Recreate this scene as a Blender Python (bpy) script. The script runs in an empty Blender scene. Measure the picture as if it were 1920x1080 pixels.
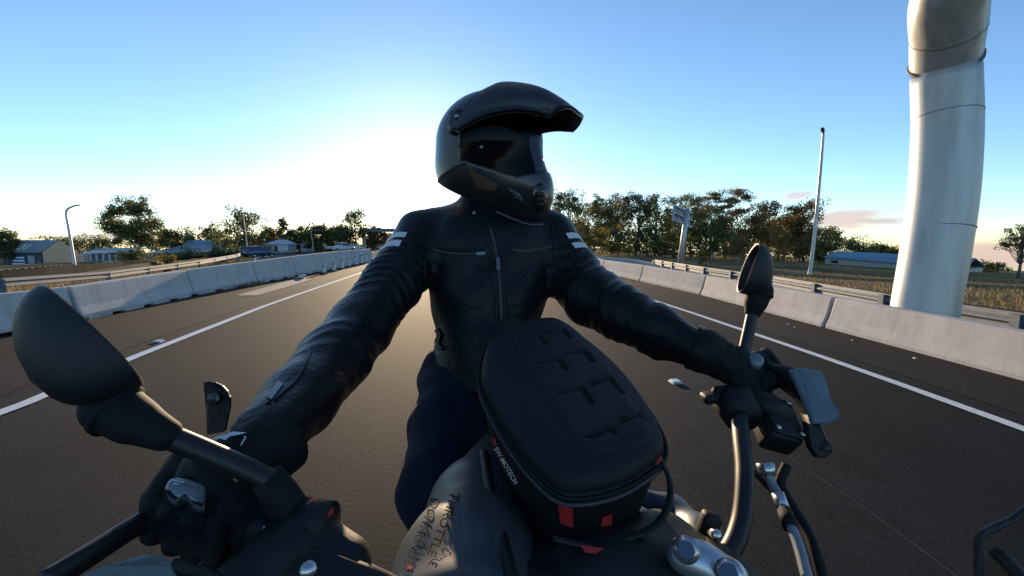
import bpy, bmesh, math, random
import numpy as np
from mathutils import Vector, Matrix
from mathutils.bvhtree import BVHTree

scene = bpy.context.scene
COL = scene.collection
random.seed(7)
rng = np.random.default_rng(7)
R = math.radians

# ------------------------------------------------------------ camera, sky, sun, exposure
FPX, HOR, H = 800.0, 457.0, 1.35          # focal length in photo pixels, horizon row, camera height
PITCH = math.atan((540 - HOR) / FPX)
cd = bpy.data.cameras.new('camera'); cam = bpy.data.objects.new('camera', cd); COL.objects.link(cam)
cd.sensor_width = 36; cd.lens = 36 * FPX / 1920; cd.clip_start = 0.02; cd.clip_end = 6000
cam.location = (0, 0, H); cam.rotation_euler = (math.pi / 2 - PITCH, 0, 0)
scene.camera = cam

SUN_AZ = math.atan((790 - 960) / FPX)      # to the left of the view axis
SUN_EL = R(8.0)
world = bpy.data.worlds.new('World'); scene.world = world; world.use_nodes = True
wn, wl = world.node_tree.nodes, world.node_tree.links
bg = wn['Background']
sky = wn.new('ShaderNodeTexSky'); sky.sky_type = 'NISHITA'; sky.sun_disc = False
sky.sun_elevation = SUN_EL; sky.sun_rotation = SUN_AZ
sky.air_density = 0.8; sky.dust_density = 0.12; sky.ozone_density = 2.7; sky.altitude = 0
bg.inputs['Strength'].default_value = 0.15
sun_d = bpy.data.lights.new('sun', 'SUN'); sun_d.energy = 4.2; sun_d.angle = R(0.6); sun_d.color = (1.0, 0.74, 0.46)
sun = bpy.data.objects.new('sun', sun_d); COL.objects.link(sun)
sdir = Vector((math.sin(SUN_AZ) * math.cos(SUN_EL), math.cos(SUN_AZ) * math.cos(SUN_EL), math.sin(SUN_EL)))
sun.rotation_euler = sdir.to_track_quat('Z', 'Y').to_euler(); sun.location = (0, 0, 30)
scene.view_settings.view_transform = 'Standard'; scene.view_settings.look = 'None'
scene.view_settings.gamma = 1; scene.view_settings.use_curve_mapping = False
scene.view_settings.exposure = 0.92
scene.cycles.max_bounces = 8; scene.cycles.transparent_max_bounces = 16
scene.cycles.use_denoising = True
scene.cycles.sample_clamp_indirect = 6

CP, SP = math.cos(PITCH), math.sin(PITCH)
def W(px, py, d):
    """photo pixel at depth d -> a point of the place"""
    xc, yc = (px - 960) / FPX * d, (540 - py) / FPX * d
    return Vector((xc, d * CP + yc * SP, H + yc * CP - d * SP))
def G(px, py, z=0.0):
    r = W(px, py, 1.0) - Vector((0, 0, H)); t = (z - H) / r.z
    return Vector((0, 0, H)) + r * t
def row_depth(row): return H * FPX / (row - HOR)

# clouds: soft procedural patches in the sky itself
def world_clouds():
    tc = wn.new('ShaderNodeTexCoord'); last = sky.outputs[0]
    nz = wn.new('ShaderNodeTexNoise'); nz.inputs['Scale'].default_value = 9; nz.inputs['Detail'].default_value = 7
    mp = wn.new('ShaderNodeMapping'); mp.inputs['Scale'].default_value = (1, 1, 3.2)
    wl.new(tc.outputs['Generated'], mp.inputs[0]); wl.new(mp.outputs[0], nz.inputs['Vector'])
    def math_n(op, a, b):
        n = wn.new('ShaderNodeMath'); n.operation = op
        for i, v in enumerate((a, b)):
            if isinstance(v, (int, float)): n.inputs[i].default_value = v
            else: wl.new(v, n.inputs[i])
        return n.outputs[0]
    for (px, py, wx, wy, tint, amt) in (
            (1600, 402, 80, 26, (2.7, 1.75, 1.75, 1), .75), (1495, 368, 32, 9, (2.9, 2.0, 1.95, 1), .7), (1690, 412, 70, 8, (2.0, 1.7, 1.9, 1), .5),
            (1868, 474, 90, 40, (2.5, 1.75, 1.75, 1), .75), (110, 446, 170, 13, (1.75, 1.55, 1.75, 1), .7), (330, 442, 110, 6, (2.2, 1.9, 2.0, 1), .45)):
        c = (W(px, py, 1) - Vector((0, 0, H))).normalized()
        rt = c.cross(Vector((0, 0, 1))).normalized(); up = rt.cross(c)
        def dot(v, k):
            n = wn.new('ShaderNodeVectorMath'); n.operation = 'DOT_PRODUCT'
            wl.new(tc.outputs['Generated'], n.inputs[0]); n.inputs[1].default_value = tuple(v * k); return n.outputs['Value']
        kk = c.dot(Vector((0, CP, -SP)))
        a = dot(rt, FPX / wx * 1.0 / (kk ** 1.0)); b = dot(up, FPX / wy / kk); f = dot(c, 1)
        r2 = math_n('SQRT', math_n('ADD', math_n('MULTIPLY', a, a), math_n('MULTIPLY', b, b)), 0)
        e = math_n('SUBTRACT', math_n('MULTIPLY', nz.outputs['Fac'], 2.6), math_n('ADD', r2, .30))
        m = wn.new('ShaderNodeMapRange'); m.interpolation_type = 'SMOOTHSTEP'
        m.inputs[1].default_value = -.1; m.inputs[2].default_value = .75; m.inputs[4].default_value = amt
        wl.new(e, m.inputs[0])
        fac = math_n('MULTIPLY', m.outputs[0], math_n('GREATER_THAN', f, 0))
        mul = wn.new('ShaderNodeMixRGB'); mul.blend_type = 'MIX'
        mul.inputs[2].default_value = tint
        wl.new(fac, mul.inputs[0]); wl.new(last, mul.inputs[1]); last = mul.outputs[0]
    wl.new(last, bg.inputs['Color'])
world_clouds()

# ------------------------------------------------------------ helpers
LOC = {}
def link(o, parent=None, loc=(0, 0, 0)):
    COL.objects.link(o)
    if parent is not None:
        o.parent = parent; LOC[o.name] = LOC[parent.name]
    else:
        o.location = loc; LOC[o.name] = Vector(loc)
    return o
def tag(o, label=None, cat=None, group=None, kind=None):
    if label: o['label'] = label
    if cat: o['category'] = cat
    if group: o['group'] = group
    if kind: o['kind'] = kind
    return o
def thing(name, label, cat, loc=(0, 0, 0), group=None):
    return tag(link(bpy.data.objects.new(name, None), None, loc), label, cat, group)
def ob(name, vf, mat, parent=None, smooth=False, loc=None):
    """one mesh object from world-space verts and faces"""
    v, f = vf
    if len(v) == 0: print('EMPTY', name); v, f = [(0, 0, -5), (0.001, 0, -5), (0, .001, -5)], [(0, 1, 2)]
    base = LOC[parent.name] if parent is not None else Vector(loc or (0, 0, 0))
    me = bpy.data.meshes.new(name)
    v = np.asarray([tuple(p) for p in v] if not isinstance(v, np.ndarray) else v, dtype=np.float64) - np.array(base)
    if isinstance(f, np.ndarray):
        n, k = f.shape
        me.vertices.add(len(v)); me.vertices.foreach_set('co', v.ravel())
        me.loops.add(n * k); me.loops.foreach_set('vertex_index', f.ravel().astype(np.int32))
        me.polygons.add(n); me.polygons.foreach_set('loop_start', np.arange(0, n * k, k, dtype=np.int32))
        me.update(calc_edges=True)
    else:
        me.from_pydata(v.tolist(), [], f); me.update()
    if smooth: me.polygons.foreach_set('use_smooth', [True] * len(me.polygons))
    me.materials.append(mat)
    return link(bpy.data.objects.new(name, me), parent, base)
def merge(*vfs):
    V, F = [], []
    for v, f in vfs:
        n = len(V); V += [Vector(p) for p in v]; F += [tuple(i + n for i in q) for q in f]
    return V, F
def box(c, s, rz=0.0, taper=1.0, M=None):
    hx, hy, hz = s[0] / 2, s[1] / 2, s[2] / 2
    v = [Vector((x * hx * (taper if z > 0 else 1), y * hy * (taper if z > 0 else 1), z * hz)) for z in (-1, 1) for y in (-1, 1) for x in (-1, 1)]
    m = Matrix.Translation(c) @ Matrix.Rotation(rz, 4, 'Z') if M is None else M @ Matrix.Translation(c)
    return [m @ p for p in v], [(0, 2, 3, 1), (4, 5, 7, 6), (0, 1, 5, 4), (2, 6, 7, 3), (0, 4, 6, 2), (1, 3, 7, 5)]
def rbox(c, s, bev=0.01, seg=2, M=None):
    bm = bmesh.new(); bmesh.ops.create_cube(bm, size=1)
    for v in bm.verts: v.co = Vector((v.co.x * s[0], v.co.y * s[1], v.co.z * s[2]))
    bmesh.ops.bevel(bm, geom=bm.edges[:], offset=bev, segments=seg, affect='EDGES', profile=.5)
    m = (M if M is not None else Matrix()) @ Matrix.Translation(c)
    bm.verts.index_update(); out = ([m @ v.co for v in bm.verts], [tuple(v.index for v in f.verts) for f in bm.faces]); bm.free(); return out
def tube(path, rad, n=10, caps=True, squash=None):
    path = [Vector(p) for p in path]; rad = [rad] * len(path) if isinstance(rad, (int, float)) else rad
    V, F = [], []; prev = None
    for i, p in enumerate(path):
        t = (path[min(i + 1, len(path) - 1)] - path[max(i - 1, 0)]).normalized()
        if prev is None:
            u = t.cross(Vector((0, 0, 1)) if abs(t.z) < .9 else Vector((1, 0, 0))).normalized()
        else:
            u = (prev - t * prev.dot(t)).normalized()
        prev = u; w = t.cross(u)
        for k in range(n):
            a = 2 * math.pi * k / n
            V.append(p + (u * math.cos(a) + w * math.sin(a) * (squash or 1)) * rad[i])
    for i in range(len(path) - 1):
        for k in range(n):
            a, b = i * n + k, i * n + (k + 1) % n
            F.append((a, b, b + n, a + n))
    if caps: F += [tuple(range(n))[::-1], tuple(range(len(V) - n, len(V)))]
    return V, F
def catmull(pts, k=8):
    P = [np.array(p, float) for p in pts]; P = [2 * P[0] - P[1]] + P + [2 * P[-1] - P[-2]]; out = []
    for i in range(1, len(P) - 2):
        for j in range(k):
            t = j / k; a, b, c, d = P[i - 1:i + 3]
            out.append(.5 * (2 * b + (c - a) * t + (2 * a - 5 * b + 4 * c - d) * t * t + (3 * b - a - 3 * c + d) * t ** 3))
    out.append(P[-2]); return [Vector(q) if len(q) == 3 else q for q in out]
def disc(c, nrm, r, n=16, th=.002):
    nrm = Vector(nrm).normalized()
    return tube([c, Vector(c) + nrm * th], r, n)

# ------------------------------------------------------------ materials
MATS = {}
def mat(name, col, rough=.6, metal=0.0, col2=None, nscale=5.0, bump=0.0, bscale=40.0, detail=6, stretch=(1, 1, 1), spec=.5, coat=0.0, coords='Object', fac=(.35, .65), sheen=0):
    if name in MATS: return MATS[name]
    m = bpy.data.materials.new(name); m.use_nodes = True; MATS[name] = m
    n, l = m.node_tree.nodes, m.node_tree.links; b = n['Principled BSDF']
    b.inputs['Roughness'].default_value = rough; b.inputs['Metallic'].default_value = metal
    b.inputs['Specular IOR Level'].default_value = spec; b.inputs['Coat Weight'].default_value = coat
    b.inputs['Coat Roughness'].default_value = .15
    b.inputs['Base Color'].default_value = (*col, 1)
    tc = n.new('ShaderNodeTexCoord'); mp = n.new('ShaderNodeMapping'); mp.inputs['Scale'].default_value = stretch
    l.new(tc.outputs[coords], mp.inputs[0])
    if col2 is None: col2 = tuple(c * .82 for c in col)
    nz = n.new('ShaderNodeTexNoise'); nz.inputs['Scale'].default_value = nscale; nz.inputs['Detail'].default_value = detail
    cr = n.new('ShaderNodeValToRGB'); cr.color_ramp.elements[0].position = fac[0]; cr.color_ramp.elements[1].position = fac[1]
    cr.color_ramp.elements[0].color = (*col2, 1); cr.color_ramp.elements[1].color = (*col, 1)
    l.new(mp.outputs[0], nz.inputs['Vector']); l.new(nz.outputs['Fac'], cr.inputs[0]); l.new(cr.outputs[0], b.inputs['Base Color'])
    if bump:
        n2 = n.new('ShaderNodeTexNoise'); n2.inputs['Scale'].default_value = bscale; n2.inputs['Detail'].default_value = 5
        bp = n.new('ShaderNodeBump'); bp.inputs['Strength'].default_value = min(1, bump); bp.inputs['Distance'].default_value = .004 * max(1, bump)
        l.new(mp.outputs[0], n2.inputs['Vector']); l.new(n2.outputs['Fac'], bp.inputs['Height']); l.new(bp.outputs[0], b.inputs['Normal'])
    return m

def stain(m, scale, stretch, lo, hi, dark):
    """streaks and scuffs: darken the base colour where a stretched noise is high"""
    n, l = m.node_tree.nodes, m.node_tree.links; b = n['Principled BSDF']; src = b.inputs['Base Color'].links[0].from_socket
    tc = n.new('ShaderNodeTexCoord'); mp = n.new('ShaderNodeMapping'); mp.inputs['Scale'].default_value = stretch; nz = n.new('ShaderNodeTexNoise'); nz.inputs['Scale'].default_value = scale; nz.inputs['Detail'].default_value = 6
    cr = n.new('ShaderNodeValToRGB'); cr.color_ramp.elements[0].position = lo; cr.color_ramp.elements[1].position = hi; cr.color_ramp.elements[0].color = (1, 1, 1, 1); cr.color_ramp.elements[1].color = (dark, dark * .97, dark * .94, 1)
    mx = n.new('ShaderNodeMixRGB'); mx.blend_type = 'MULTIPLY'; mx.inputs[0].default_value = 1
    l.new(tc.outputs['Object'], mp.inputs[0]); l.new(mp.outputs[0], nz.inputs['Vector']); l.new(nz.outputs['Fac'], cr.inputs[0]); l.new(src, mx.inputs[1]); l.new(cr.outputs[0], mx.inputs[2]); l.new(mx.outputs[0], b.inputs['Base Color'])

# ------------------------------------------------------------ signed-distance modelling
def nets(f, lo, hi, h):
    lo = np.array(lo, float); hi = np.array(hi, float)
    dim = np.ceil((hi - lo) / h).astype(int) + 1
    ax = [lo[i] + h * np.arange(dim[i]) for i in range(3)]
    g = np.stack(np.meshgrid(*ax, indexing='ij'), -1).reshape(-1, 3).astype(np.float32)
    V = np.concatenate([f(c) for c in np.array_split(g, max(1, len(g) // 400000))]).reshape(dim)
    S = V < 0; c = dim - 1
    cnt = np.zeros(c, np.int8)
    for i in (0, 1):
        for j in (0, 1):
            for k in (0, 1): cnt += S[i:i + c[0], j:j + c[1], k:k + c[2]]
    act = (cnt > 0) & (cnt < 8); ids = np.argwhere(act); idx = -np.ones(c, np.int64); idx[act] = np.arange(len(ids))
    acc = np.zeros((len(ids), 3)); num = np.zeros(len(ids))
    corners = [(i, j, k) for i in (0, 1) for j in (0, 1) for k in (0, 1)]
    for a in corners:
        for ax_ in range(3):
            if a[ax_]: continue
            b = list(a); b[ax_] = 1
            va = V[ids[:, 0] + a[0], ids[:, 1] + a[1], ids[:, 2] + a[2]]; vb = V[ids[:, 0] + b[0], ids[:, 1] + b[1], ids[:, 2] + b[2]]
            m = (va < 0) != (vb < 0); t = np.where(m, va / np.where(m, va - vb, 1), 0)
            p = np.array(a, float)[None, :].repeat(len(ids), 0); p[:, ax_] += t
            acc[m] += p[m]; num += m
    verts = lo + h * (ids + acc / num[:, None])
    faces = []
    for a in range(3):
        u, v = (a + 1) % 3, (a + 2) % 3
        sl0 = [slice(None)] * 3; sl1 = [slice(None)] * 3; sl0[a] = slice(0, -1); sl1[a] = slice(1, None)
        s0, s1 = S[tuple(sl0)], S[tuple(sl1)]
        e = np.argwhere(s0 != s1); e = e[(e[:, u] > 0) & (e[:, v] > 0) & (e[:, u] < dim[u] - 1) & (e[:, v] < dim[v] - 1)]
        if not len(e): continue
        def cell(du, dv):
            q = e.copy(); q[:, u] -= du; q[:, v] -= dv; return idx[q[:, 0], q[:, 1], q[:, 2]]
        q = np.stack([cell(1, 1), cell(0, 1), cell(0, 0), cell(1, 0)], 1)
        flip = ~s0[e[:, 0], e[:, 1], e[:, 2]]; q[flip] = q[flip][:, ::-1]
        faces.append(q)
    return verts, np.concatenate(faces)
def seg(P, a, b, ra, rb, sc=None):
    a = np.array(a, np.float32); b = np.array(b, np.float32); ba = b - a
    t = np.clip(((P - a) @ ba) / max(1e-9, ba @ ba), 0, 1)
    return np.linalg.norm(P - a - t[:, None] * ba, axis=1) - (ra + (rb - ra) * t)
def smin(a, b, k):
    h = np.clip(.5 + .5 * (b - a) / k, 0, 1); return b + (a - b) * h - k * h * (1 - h)
def chain(P, nodes, k=.012):
    d = None
    for (a, ra), (b, rb) in zip(nodes[:-1], nodes[1:]):
        q = seg(P, a, b, ra, rb); d = q if d is None else smin(d, q, k)
    return d
def ell(L, c, r):
    q = (L - np.array(c, np.float32)) / np.array(r, np.float32); k = np.linalg.norm(q, axis=1)
    return (k - 1) * min(r) * .5 + (k - 1) * np.mean(r) * .5
def rbx(L, c, s, r):
    q = np.abs(L - np.array(c, np.float32)) - (np.array(s, np.float32) - r)
    return np.linalg.norm(np.maximum(q, 0), axis=1) + np.minimum(q.max(1), 0) - r
class Frame:
    def __init__(s, o, x, y, z): s.o = np.array(o, float); s.B = np.array([x, y, z], float)
    def loc(s, P): return ((P - s.o) @ s.B.T).astype(np.float32)
    def w(s, L): return Vector(s.o + np.array(L, float) @ s.B)
    def wv(s, L): return s.o + np.asarray(L, float) @ s.B
    @property
    def M(s):
        m = Matrix.Identity(4)
        for i in range(3):
            for j in range(3): m[j][i] = s.B[i][j]
            m[i][3] = s.o[i]
        return m
def frame(o, x, zhint):
    x = Vector(x).normalized(); z = Vector(zhint); z = (z - x * z.dot(x)).normalized(); y = z.cross(x)
    return Frame(o, x, y, z)
def bounds(pts, pad): a = np.array([tuple(p) for p in pts]); return a.min(0) - pad, a.max(0) + pad
CAMP = Vector((0, 0, H))
def bvh(o):
    b = LOC[o.name]; me = o.data
    return BVHTree.FromPolygons([v.co + b for v in me.vertices], [tuple(p.vertices) for p in me.polygons])
def onto(tree, px, py, off=.0015, fallback=None):
    r = (W(px, py, 1) - CAMP).normalized(); hit, nrm, _, _ = tree.ray_cast(CAMP, r)
    if hit is None: return fallback
    if nrm.dot(r) > 0: nrm = -nrm
    return hit + nrm * off
def onto_any(trees, px, py, off=.0015):
    h = [onto(t, px, py, off) for t in trees]; h = [p for p in h if p is not None]
    return min(h, key=lambda p: (p - CAMP).length) if h else None
def strip_on(tree, path, half, off=.002, n=24):
    """a raised tape along a path seen in the photo, laid on a modelled surface"""
    pts = catmull([np.array(p, float) for p in path], max(2, n // (len(path) - 1))); V, F = [], []; last = None
    for i, p in enumerate(pts):
        q = pts[min(i + 1, len(pts) - 1)] - pts[max(i - 1, 0)]; q = q / np.linalg.norm(q); nn = np.array([-q[1], q[0]])
        row = []
        for s, o in ((-1, -.001), (-1, off), (1, off), (1, -.001)):
            hh = onto(tree, *(p + nn * half * s), off=o)
            row.append(hh)
        if any(r is None for r in row): continue
        V += row
        if last is not None:
            a = last; b = len(V) - 4
            F += [(a + j, a + j + 1, b + j + 1, b + j) for j in range(3)]
        last = len(V) - 4
    return V, F
def text_vf(s, size=1.0, bold=0.0):
    cu = bpy.data.curves.new('lettering', 'FONT'); cu.body = s; cu.size = size; cu.align_x = 'CENTER'; cu.align_y = 'CENTER'; cu.offset = bold; cu.resolution_u = 2
    o = bpy.data.objects.new('lettering', cu); COL.objects.link(o); bpy.context.view_layer.update()
    me = bpy.data.meshes.new_from_object(o.evaluated_get(bpy.context.evaluated_depsgraph_get()))
    v = [p.co.copy() for p in me.vertices]; f = [tuple(p.vertices) for p in me.polygons]
    bpy.data.objects.remove(o); bpy.data.meshes.remove(me); bpy.data.curves.remove(cu); return v, f
def text_on(tree, s, cpx, cpy, size, ang, off=.001, sx=1.0, bold=0.0):
    v, f = text_vf(s, 1.0, bold); ca, sa = math.cos(ang), math.sin(ang); V = []
    for p in v:
        x, y = p.x * size * sx, -p.y * size
        V.append(onto(tree, cpx + x * ca - y * sa, cpy + x * sa + y * ca, off))
    good = [q for q in f if all(V[i] is not None for i in q)]
    return [p if p is not None else Vector((0, 0, 0)) for p in V], good
# ------------------------------------------------------------ terrain, roads
DQ = ([-1.25, -.9, -.59, -.39, -.3, .1, .2, .45, .7, .92, 1.25], [.042, .022, .010, .002, 0, 0, .010, .022, .032, .048, .066])
def terr(x, y):
    x = np.asarray(x, float); y = np.asarray(y, float)
    r = np.maximum(y, np.abs(x) / 1.25); q = np.clip(x / np.maximum(r, 1e-3), -1.25, 1.25)
    e = np.clip((x - 6.3) / .9, 0, 1) * np.clip((60 - y) / 30, 0, 1)
    g = np.clip((-x - (7.6 + .1 * y)) / 2, 0, 1) * np.clip((48 - y) / 30, 0, 1)
    return -.5 * g * g * (3 - 2 * g) - np.interp(q, *DQ) * np.maximum(0, r - 14) * np.where(y < -5, .3, 1) - .32 * e * e * (3 - 2 * e)
def T(x, y): return float(terr(x, y))
def GT(px, py):
    r = W(px, py, 1) - CAMP; t = .5
    for _ in range(4000):
        p = CAMP + r * t
        if p.z <= T(p.x, p.y): return Vector((p.x, p.y, T(p.x, p.y)))
        t *= 1.004
    return p
def at(px, depth, dz=0.0):
    """the point of the ground below photo column px at that depth"""
    x = (px - 960) / FPX * depth; y = depth
    return Vector((x, y, T(x, y) + dz))
def line_of(pts): 
    a = sorted([(G(x, y).y, G(x, y).x) for x, y in pts]); return [p[0] for p in a], [p[1] for p in a]
def extrap(L, y):
    Y, X = L
    if y > Y[-1]: return X[-1] + (y - Y[-1]) * (X[-1] - X[-2]) / (Y[-1] - Y[-2])
    return float(np.interp(y, Y, X))
BL = line_of([(0, 636), (170, 598), (365, 554), (485, 531), (600, 509), (645, 500), (700, 490)])
BR = line_of([(1920, 715), (1550, 616), (1313, 553), (1195, 526.5), (1130, 513)])
WLn = line_of([(0, 778), (250, 671), (500, 573), (690, 507)])
WRn = line_of([(1920, 806), (1600, 690), (1285, 583), (1180, 549)])
def bl(y): return extrap(BL, y) if y < 36 else extrap(BL, 36) - (y - 36) * .26
def br(y): return extrap(BR, y) if y < 25 else extrap(BR, 25) - (y - 25) * .05

asphalt = bpy.data.materials.new('asphalt'); asphalt.use_nodes = True
def build_asphalt(m, base, light):
    n, l = m.node_tree.nodes, m.node_tree.links; b = n['Principled BSDF']
    tc = n.new('ShaderNodeTexCoord')
    fine = n.new('ShaderNodeTexNoise'); fine.inputs['Scale'].default_value = 55; fine.inputs['Detail'].default_value = 8; fine.inputs['Roughness'].default_value = .75
    mp = n.new('ShaderNodeMapping'); mp.inputs['Scale'].default_value = (1.0, .45, 1); mp.inputs['Rotation'].default_value = (0, 0, R(-8))
    l.new(tc.outputs['Object'], mp.inputs[0]); l.new(mp.outputs[0], fine.inputs['Vector'])
    big = n.new('ShaderNodeTexNoise'); big.inputs['Scale'].default_value = .9; big.inputs['Detail'].default_value = 5
    mp2 = n.new('ShaderNodeMapping'); mp2.inputs['Scale'].default_value = (1, .12, 1); mp2.inputs['Rotation'].default_value = (0, 0, R(-8))
    l.new(tc.outputs['Object'], mp2.inputs[0]); l.new(mp2.outputs[0], big.inputs['Vector'])
    cr = n.new('ShaderNodeValToRGB'); cr.color_ramp.elements[0].position = .3; cr.color_ramp.elements[1].position = .72
    cr.color_ramp.elements[0].color = (*[c * .55 for c in base], 1); cr.color_ramp.elements[1].color = (*light, 1)
    l.new(fine.outputs['Fac'], cr.inputs[0])
    mx = n.new('ShaderNodeMixRGB'); mx.blend_type = 'MULTIPLY'; mx.inputs[0].default_value = .7
    cr2 = n.new('ShaderNodeValToRGB'); cr2.color_ramp.elements[0].position = .3; cr2.color_ramp.elements[1].position = .7
    cr2.color_ramp.elements[0].color = (.5, .5, .5, 1); cr2.color_ramp.elements[1].color = (1.25, 1.22, 1.18, 1)
    l.new(big.outputs['Fac'], cr2.inputs[0]); l.new(cr.outputs[0], mx.inputs[1]); l.new(cr2.outputs[0], mx.inputs[2])
    l.new(mx.outputs[0], b.inputs['Base Color']); b.inputs['Roughness'].default_value = .85; b.inputs['Specular IOR Level'].default_value = .12
    bp = n.new('ShaderNodeBump'); bp.inputs['Strength'].default_value = .45; bp.inputs['Distance'].default_value = .008
    l.new(fine.outputs['Fac'], bp.inputs['Height']); l.new(bp.outputs[0], b.inputs['Normal'])
build_asphalt(asphalt, (.0130, .0138, .0155), (.029, .0302, .0335))
shoulder = bpy.data.materials.new('asphalt_shoulder'); shoulder.use_nodes = True; build_asphalt(shoulder, (.018, .0178, .0182), (.042, .0405, .0400))
for m_ in (asphalt, shoulder):
    stain(m_, .5, (1, .06, 1), .45, .7, .62); stain(m_, 1.1, (1, .5, 1), .58, .66, .72); stain(m_, 9, (1, .25, 1), .60, .72, .6)
paint = mat('line_paint', (.72, .72, .70), .6, col2=(.5, .5, .49), nscale=30, bump=.3, bscale=90, fac=(.3, .5))
concrete = mat('concrete', (.48, .47, .455), .85, col2=(.38, .372, .362), nscale=1.5, bump=.5, bscale=40, fac=(.25, .6), stretch=(2.2, 2.2, .8))
concrete_r = mat('cast_concrete_warm_lit', (.48, .445, .425), .85, col2=(.38, .352, .336), nscale=1.3, bump=.5, bscale=40, fac=(.25, .6), stretch=(2.2, 2.2, .8))  # warm evening light put into the concrete as a pinkish tint
stain(concrete, 3.5, (3, 3, .35), .50, .75, .84); stain(concrete, 2.0, (1, 1, 4), .60, .72, .86); stain(concrete_r, 3.5, (3, 3, .35), .50, .75, .84); stain(concrete_r, 1.6, (.6, .6, 5), .60, .72, .86)
galv = mat('galvanised_steel', (.17, .195, .22), .65, .15, col2=(.12, .14, .16), nscale=8)
grassg = bpy.data.materials.new('dry_grass_ground'); grassg.use_nodes = True
def build_grass(m):
    n, l = m.node_tree.nodes, m.node_tree.links; b = n['Principled BSDF']; tc = n.new('ShaderNodeTexCoord')
    a = n.new('ShaderNodeTexNoise'); a.inputs['Scale'].default_value = .09; a.inputs['Detail'].default_value = 8
    f = n.new('ShaderNodeTexNoise'); f.inputs['Scale'].default_value = 3; f.inputs['Detail'].default_value = 8
    l.new(tc.outputs['Object'], a.inputs['Vector']); l.new(tc.outputs['Object'], f.inputs['Vector'])
    c1 = n.new('ShaderNodeValToRGB'); e = c1.color_ramp.elements
    e[0].position = .34; e[0].color = (.075, .075, .028, 1); e[1].position = .66; e[1].color = (.26, .17, .08, 1)
    x = c1.color_ramp.elements.new(.5); x.color = (.17, .125, .055, 1)
    l.new(a.outputs['Fac'], c1.inputs[0])
    mx = n.new('ShaderNodeMixRGB'); mx.blend_type = 'MULTIPLY'; mx.inputs[0].default_value = .8
    c2 = n.new('ShaderNodeValToRGB'); c2.color_ramp.elements[0].position = .3; c2.color_ramp.elements[1].position = .7
    c2.color_ramp.elements[0].color = (.55, .55, .55, 1); c2.color_ramp.elements[1].color = (1.15, 1.1, 1, 1)
    l.new(f.outputs['Fac'], c2.inputs[0]); l.new(c1.outputs[0], mx.inputs[1]); l.new(c2.outputs[0], mx.inputs[2]); l.new(mx.outputs[0], b.inputs['Base Color'])
    b.inputs['Roughness'].default_value = .95; b.inputs['Specular IOR Level'].default_value = .1
    bp = n.new('ShaderNodeBump'); bp.inputs['Distance'].default_value = .12; bp.inputs['Strength'].default_value = .8
    l.new(f.outputs['Fac'], bp.inputs['Height']); l.new(bp.outputs[0], b.inputs['Normal'])
build_grass(grassg)

RL = [Vector((x, y, T(x, y))) for x, y in ((-16.8, 14), (-18.6, 19.6), (-22.6, 30.8), (-27, 42), (-36, 57), (-46, 80), (-58, 110))]   # far guard rail, foot
RR_PTS = [(1225, 498), (1300, 508), (1440, 535), (1560, 560), (1660, 585), (1790, 606), (1960, 640)]
rrY = sorted([(p.y, p.x) for p in [W(1225, 489, 26), W(1320, 503, 17.5), W(1440, 521, 13), W(1660, 566, 8.2), W(1920, 607, 5.9)]])
def rr(y): return extrap(([a for a, _ in rrY], [b for _, b in rrY]), y)
rlY = sorted([(p.y, p.x) for p in RL])
def rl(y): return extrap(([a for a, _ in rlY], [b for _, b in rlY]), y)

def build_ground():
    g = [0]; s = 1.0
    while g[-1] < 2600: g.append(g[-1] + s); s *= 1.055 if g[-1] > 30 else 1.0
    xs = np.array([-v for v in g[:0:-1]] + g); ys = np.array([-v for v in g[:0:-1] if v < 400] + g)
    X, Y = np.meshgrid(xs, ys); Z = terr(X, Y)
    lo = np.vectorize(lambda y: bl(y) - .7)(ys)[:, None]; hi = np.vectorize(lambda y: br(y) + 1.5)(ys)[:, None]
    m = (X > lo - 1) & (X < hi + 1); Z = np.where(m, Z - .12, Z - .02)
    oy = np.vectorize(rl)(ys)[:, None]; m2 = (X > oy - .6) & (X < oy + 8 + np.clip((ys[:, None] - 35) * .28, 0, 14)) & (Y < 190); Z = np.where(m2, np.minimum(Z, terr(X, Y) - .12), Z)
    # ploughed-looking unevenness off the road
    Z += np.where(m | m2, 0, .06 * np.sin(X * .7 + Y * .31) * np.sin(Y * .53 - X * .2))
    V = np.stack([X, Y, Z], -1).reshape(-1, 3); nx, ny = len(xs), len(ys)
    i = np.arange(nx * ny).reshape(ny, nx)
    F = np.stack([i[:-1, :-1], i[:-1, 1:], i[1:, 1:], i[1:, :-1]], -1).reshape(-1, 4)
    tag(ob('ground', (V, F), grassg, smooth=True), kind='structure')
build_ground()
def ribbon(name, left, right, ys, m, dz, cols=6, kind='structure', parent=None):
    V, F = [], []
    for y in ys:
        a, b = left(y), right(y)
        for k in range(cols + 1):
            x = a + (b - a) * k / cols; V.append((x, y, T(x, y) + dz))
    for i in range(len(ys) - 1):
        for k in range(cols):
            p = i * (cols + 1) + k; F.append((p, p + 1, p + cols + 2, p + cols + 1))
    o = ob(name, (V, F), m, parent)
    return tag(o, kind=kind) if parent is None else o
YS = [-60, -30, -15, -8, -4, -2, 0, 1, 2, 3, 3.5, 4, 5, 6, 7, 8, 9, 10, 11, 12, 14, 16, 18, 20, 22, 25, 28, 32, 36, 42, 50, 60, 75, 95, 120, 160]
road = ribbon('road', lambda y: bl(y) - .5, lambda y: br(y) + 1.2, YS, asphalt, 0, 8)
ribbon('shoulder', lambda y: bl(y) - .5, lambda y: extrap(WLn, y) - .38, YS, shoulder, .004, 3, parent=road)
ribbon('shoulder', lambda y: extrap(WRn, y) + .30, lambda y: br(y) + 1.2, [y for y in YS if y < 60], shoulder, .004, 3, parent=road)
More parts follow.
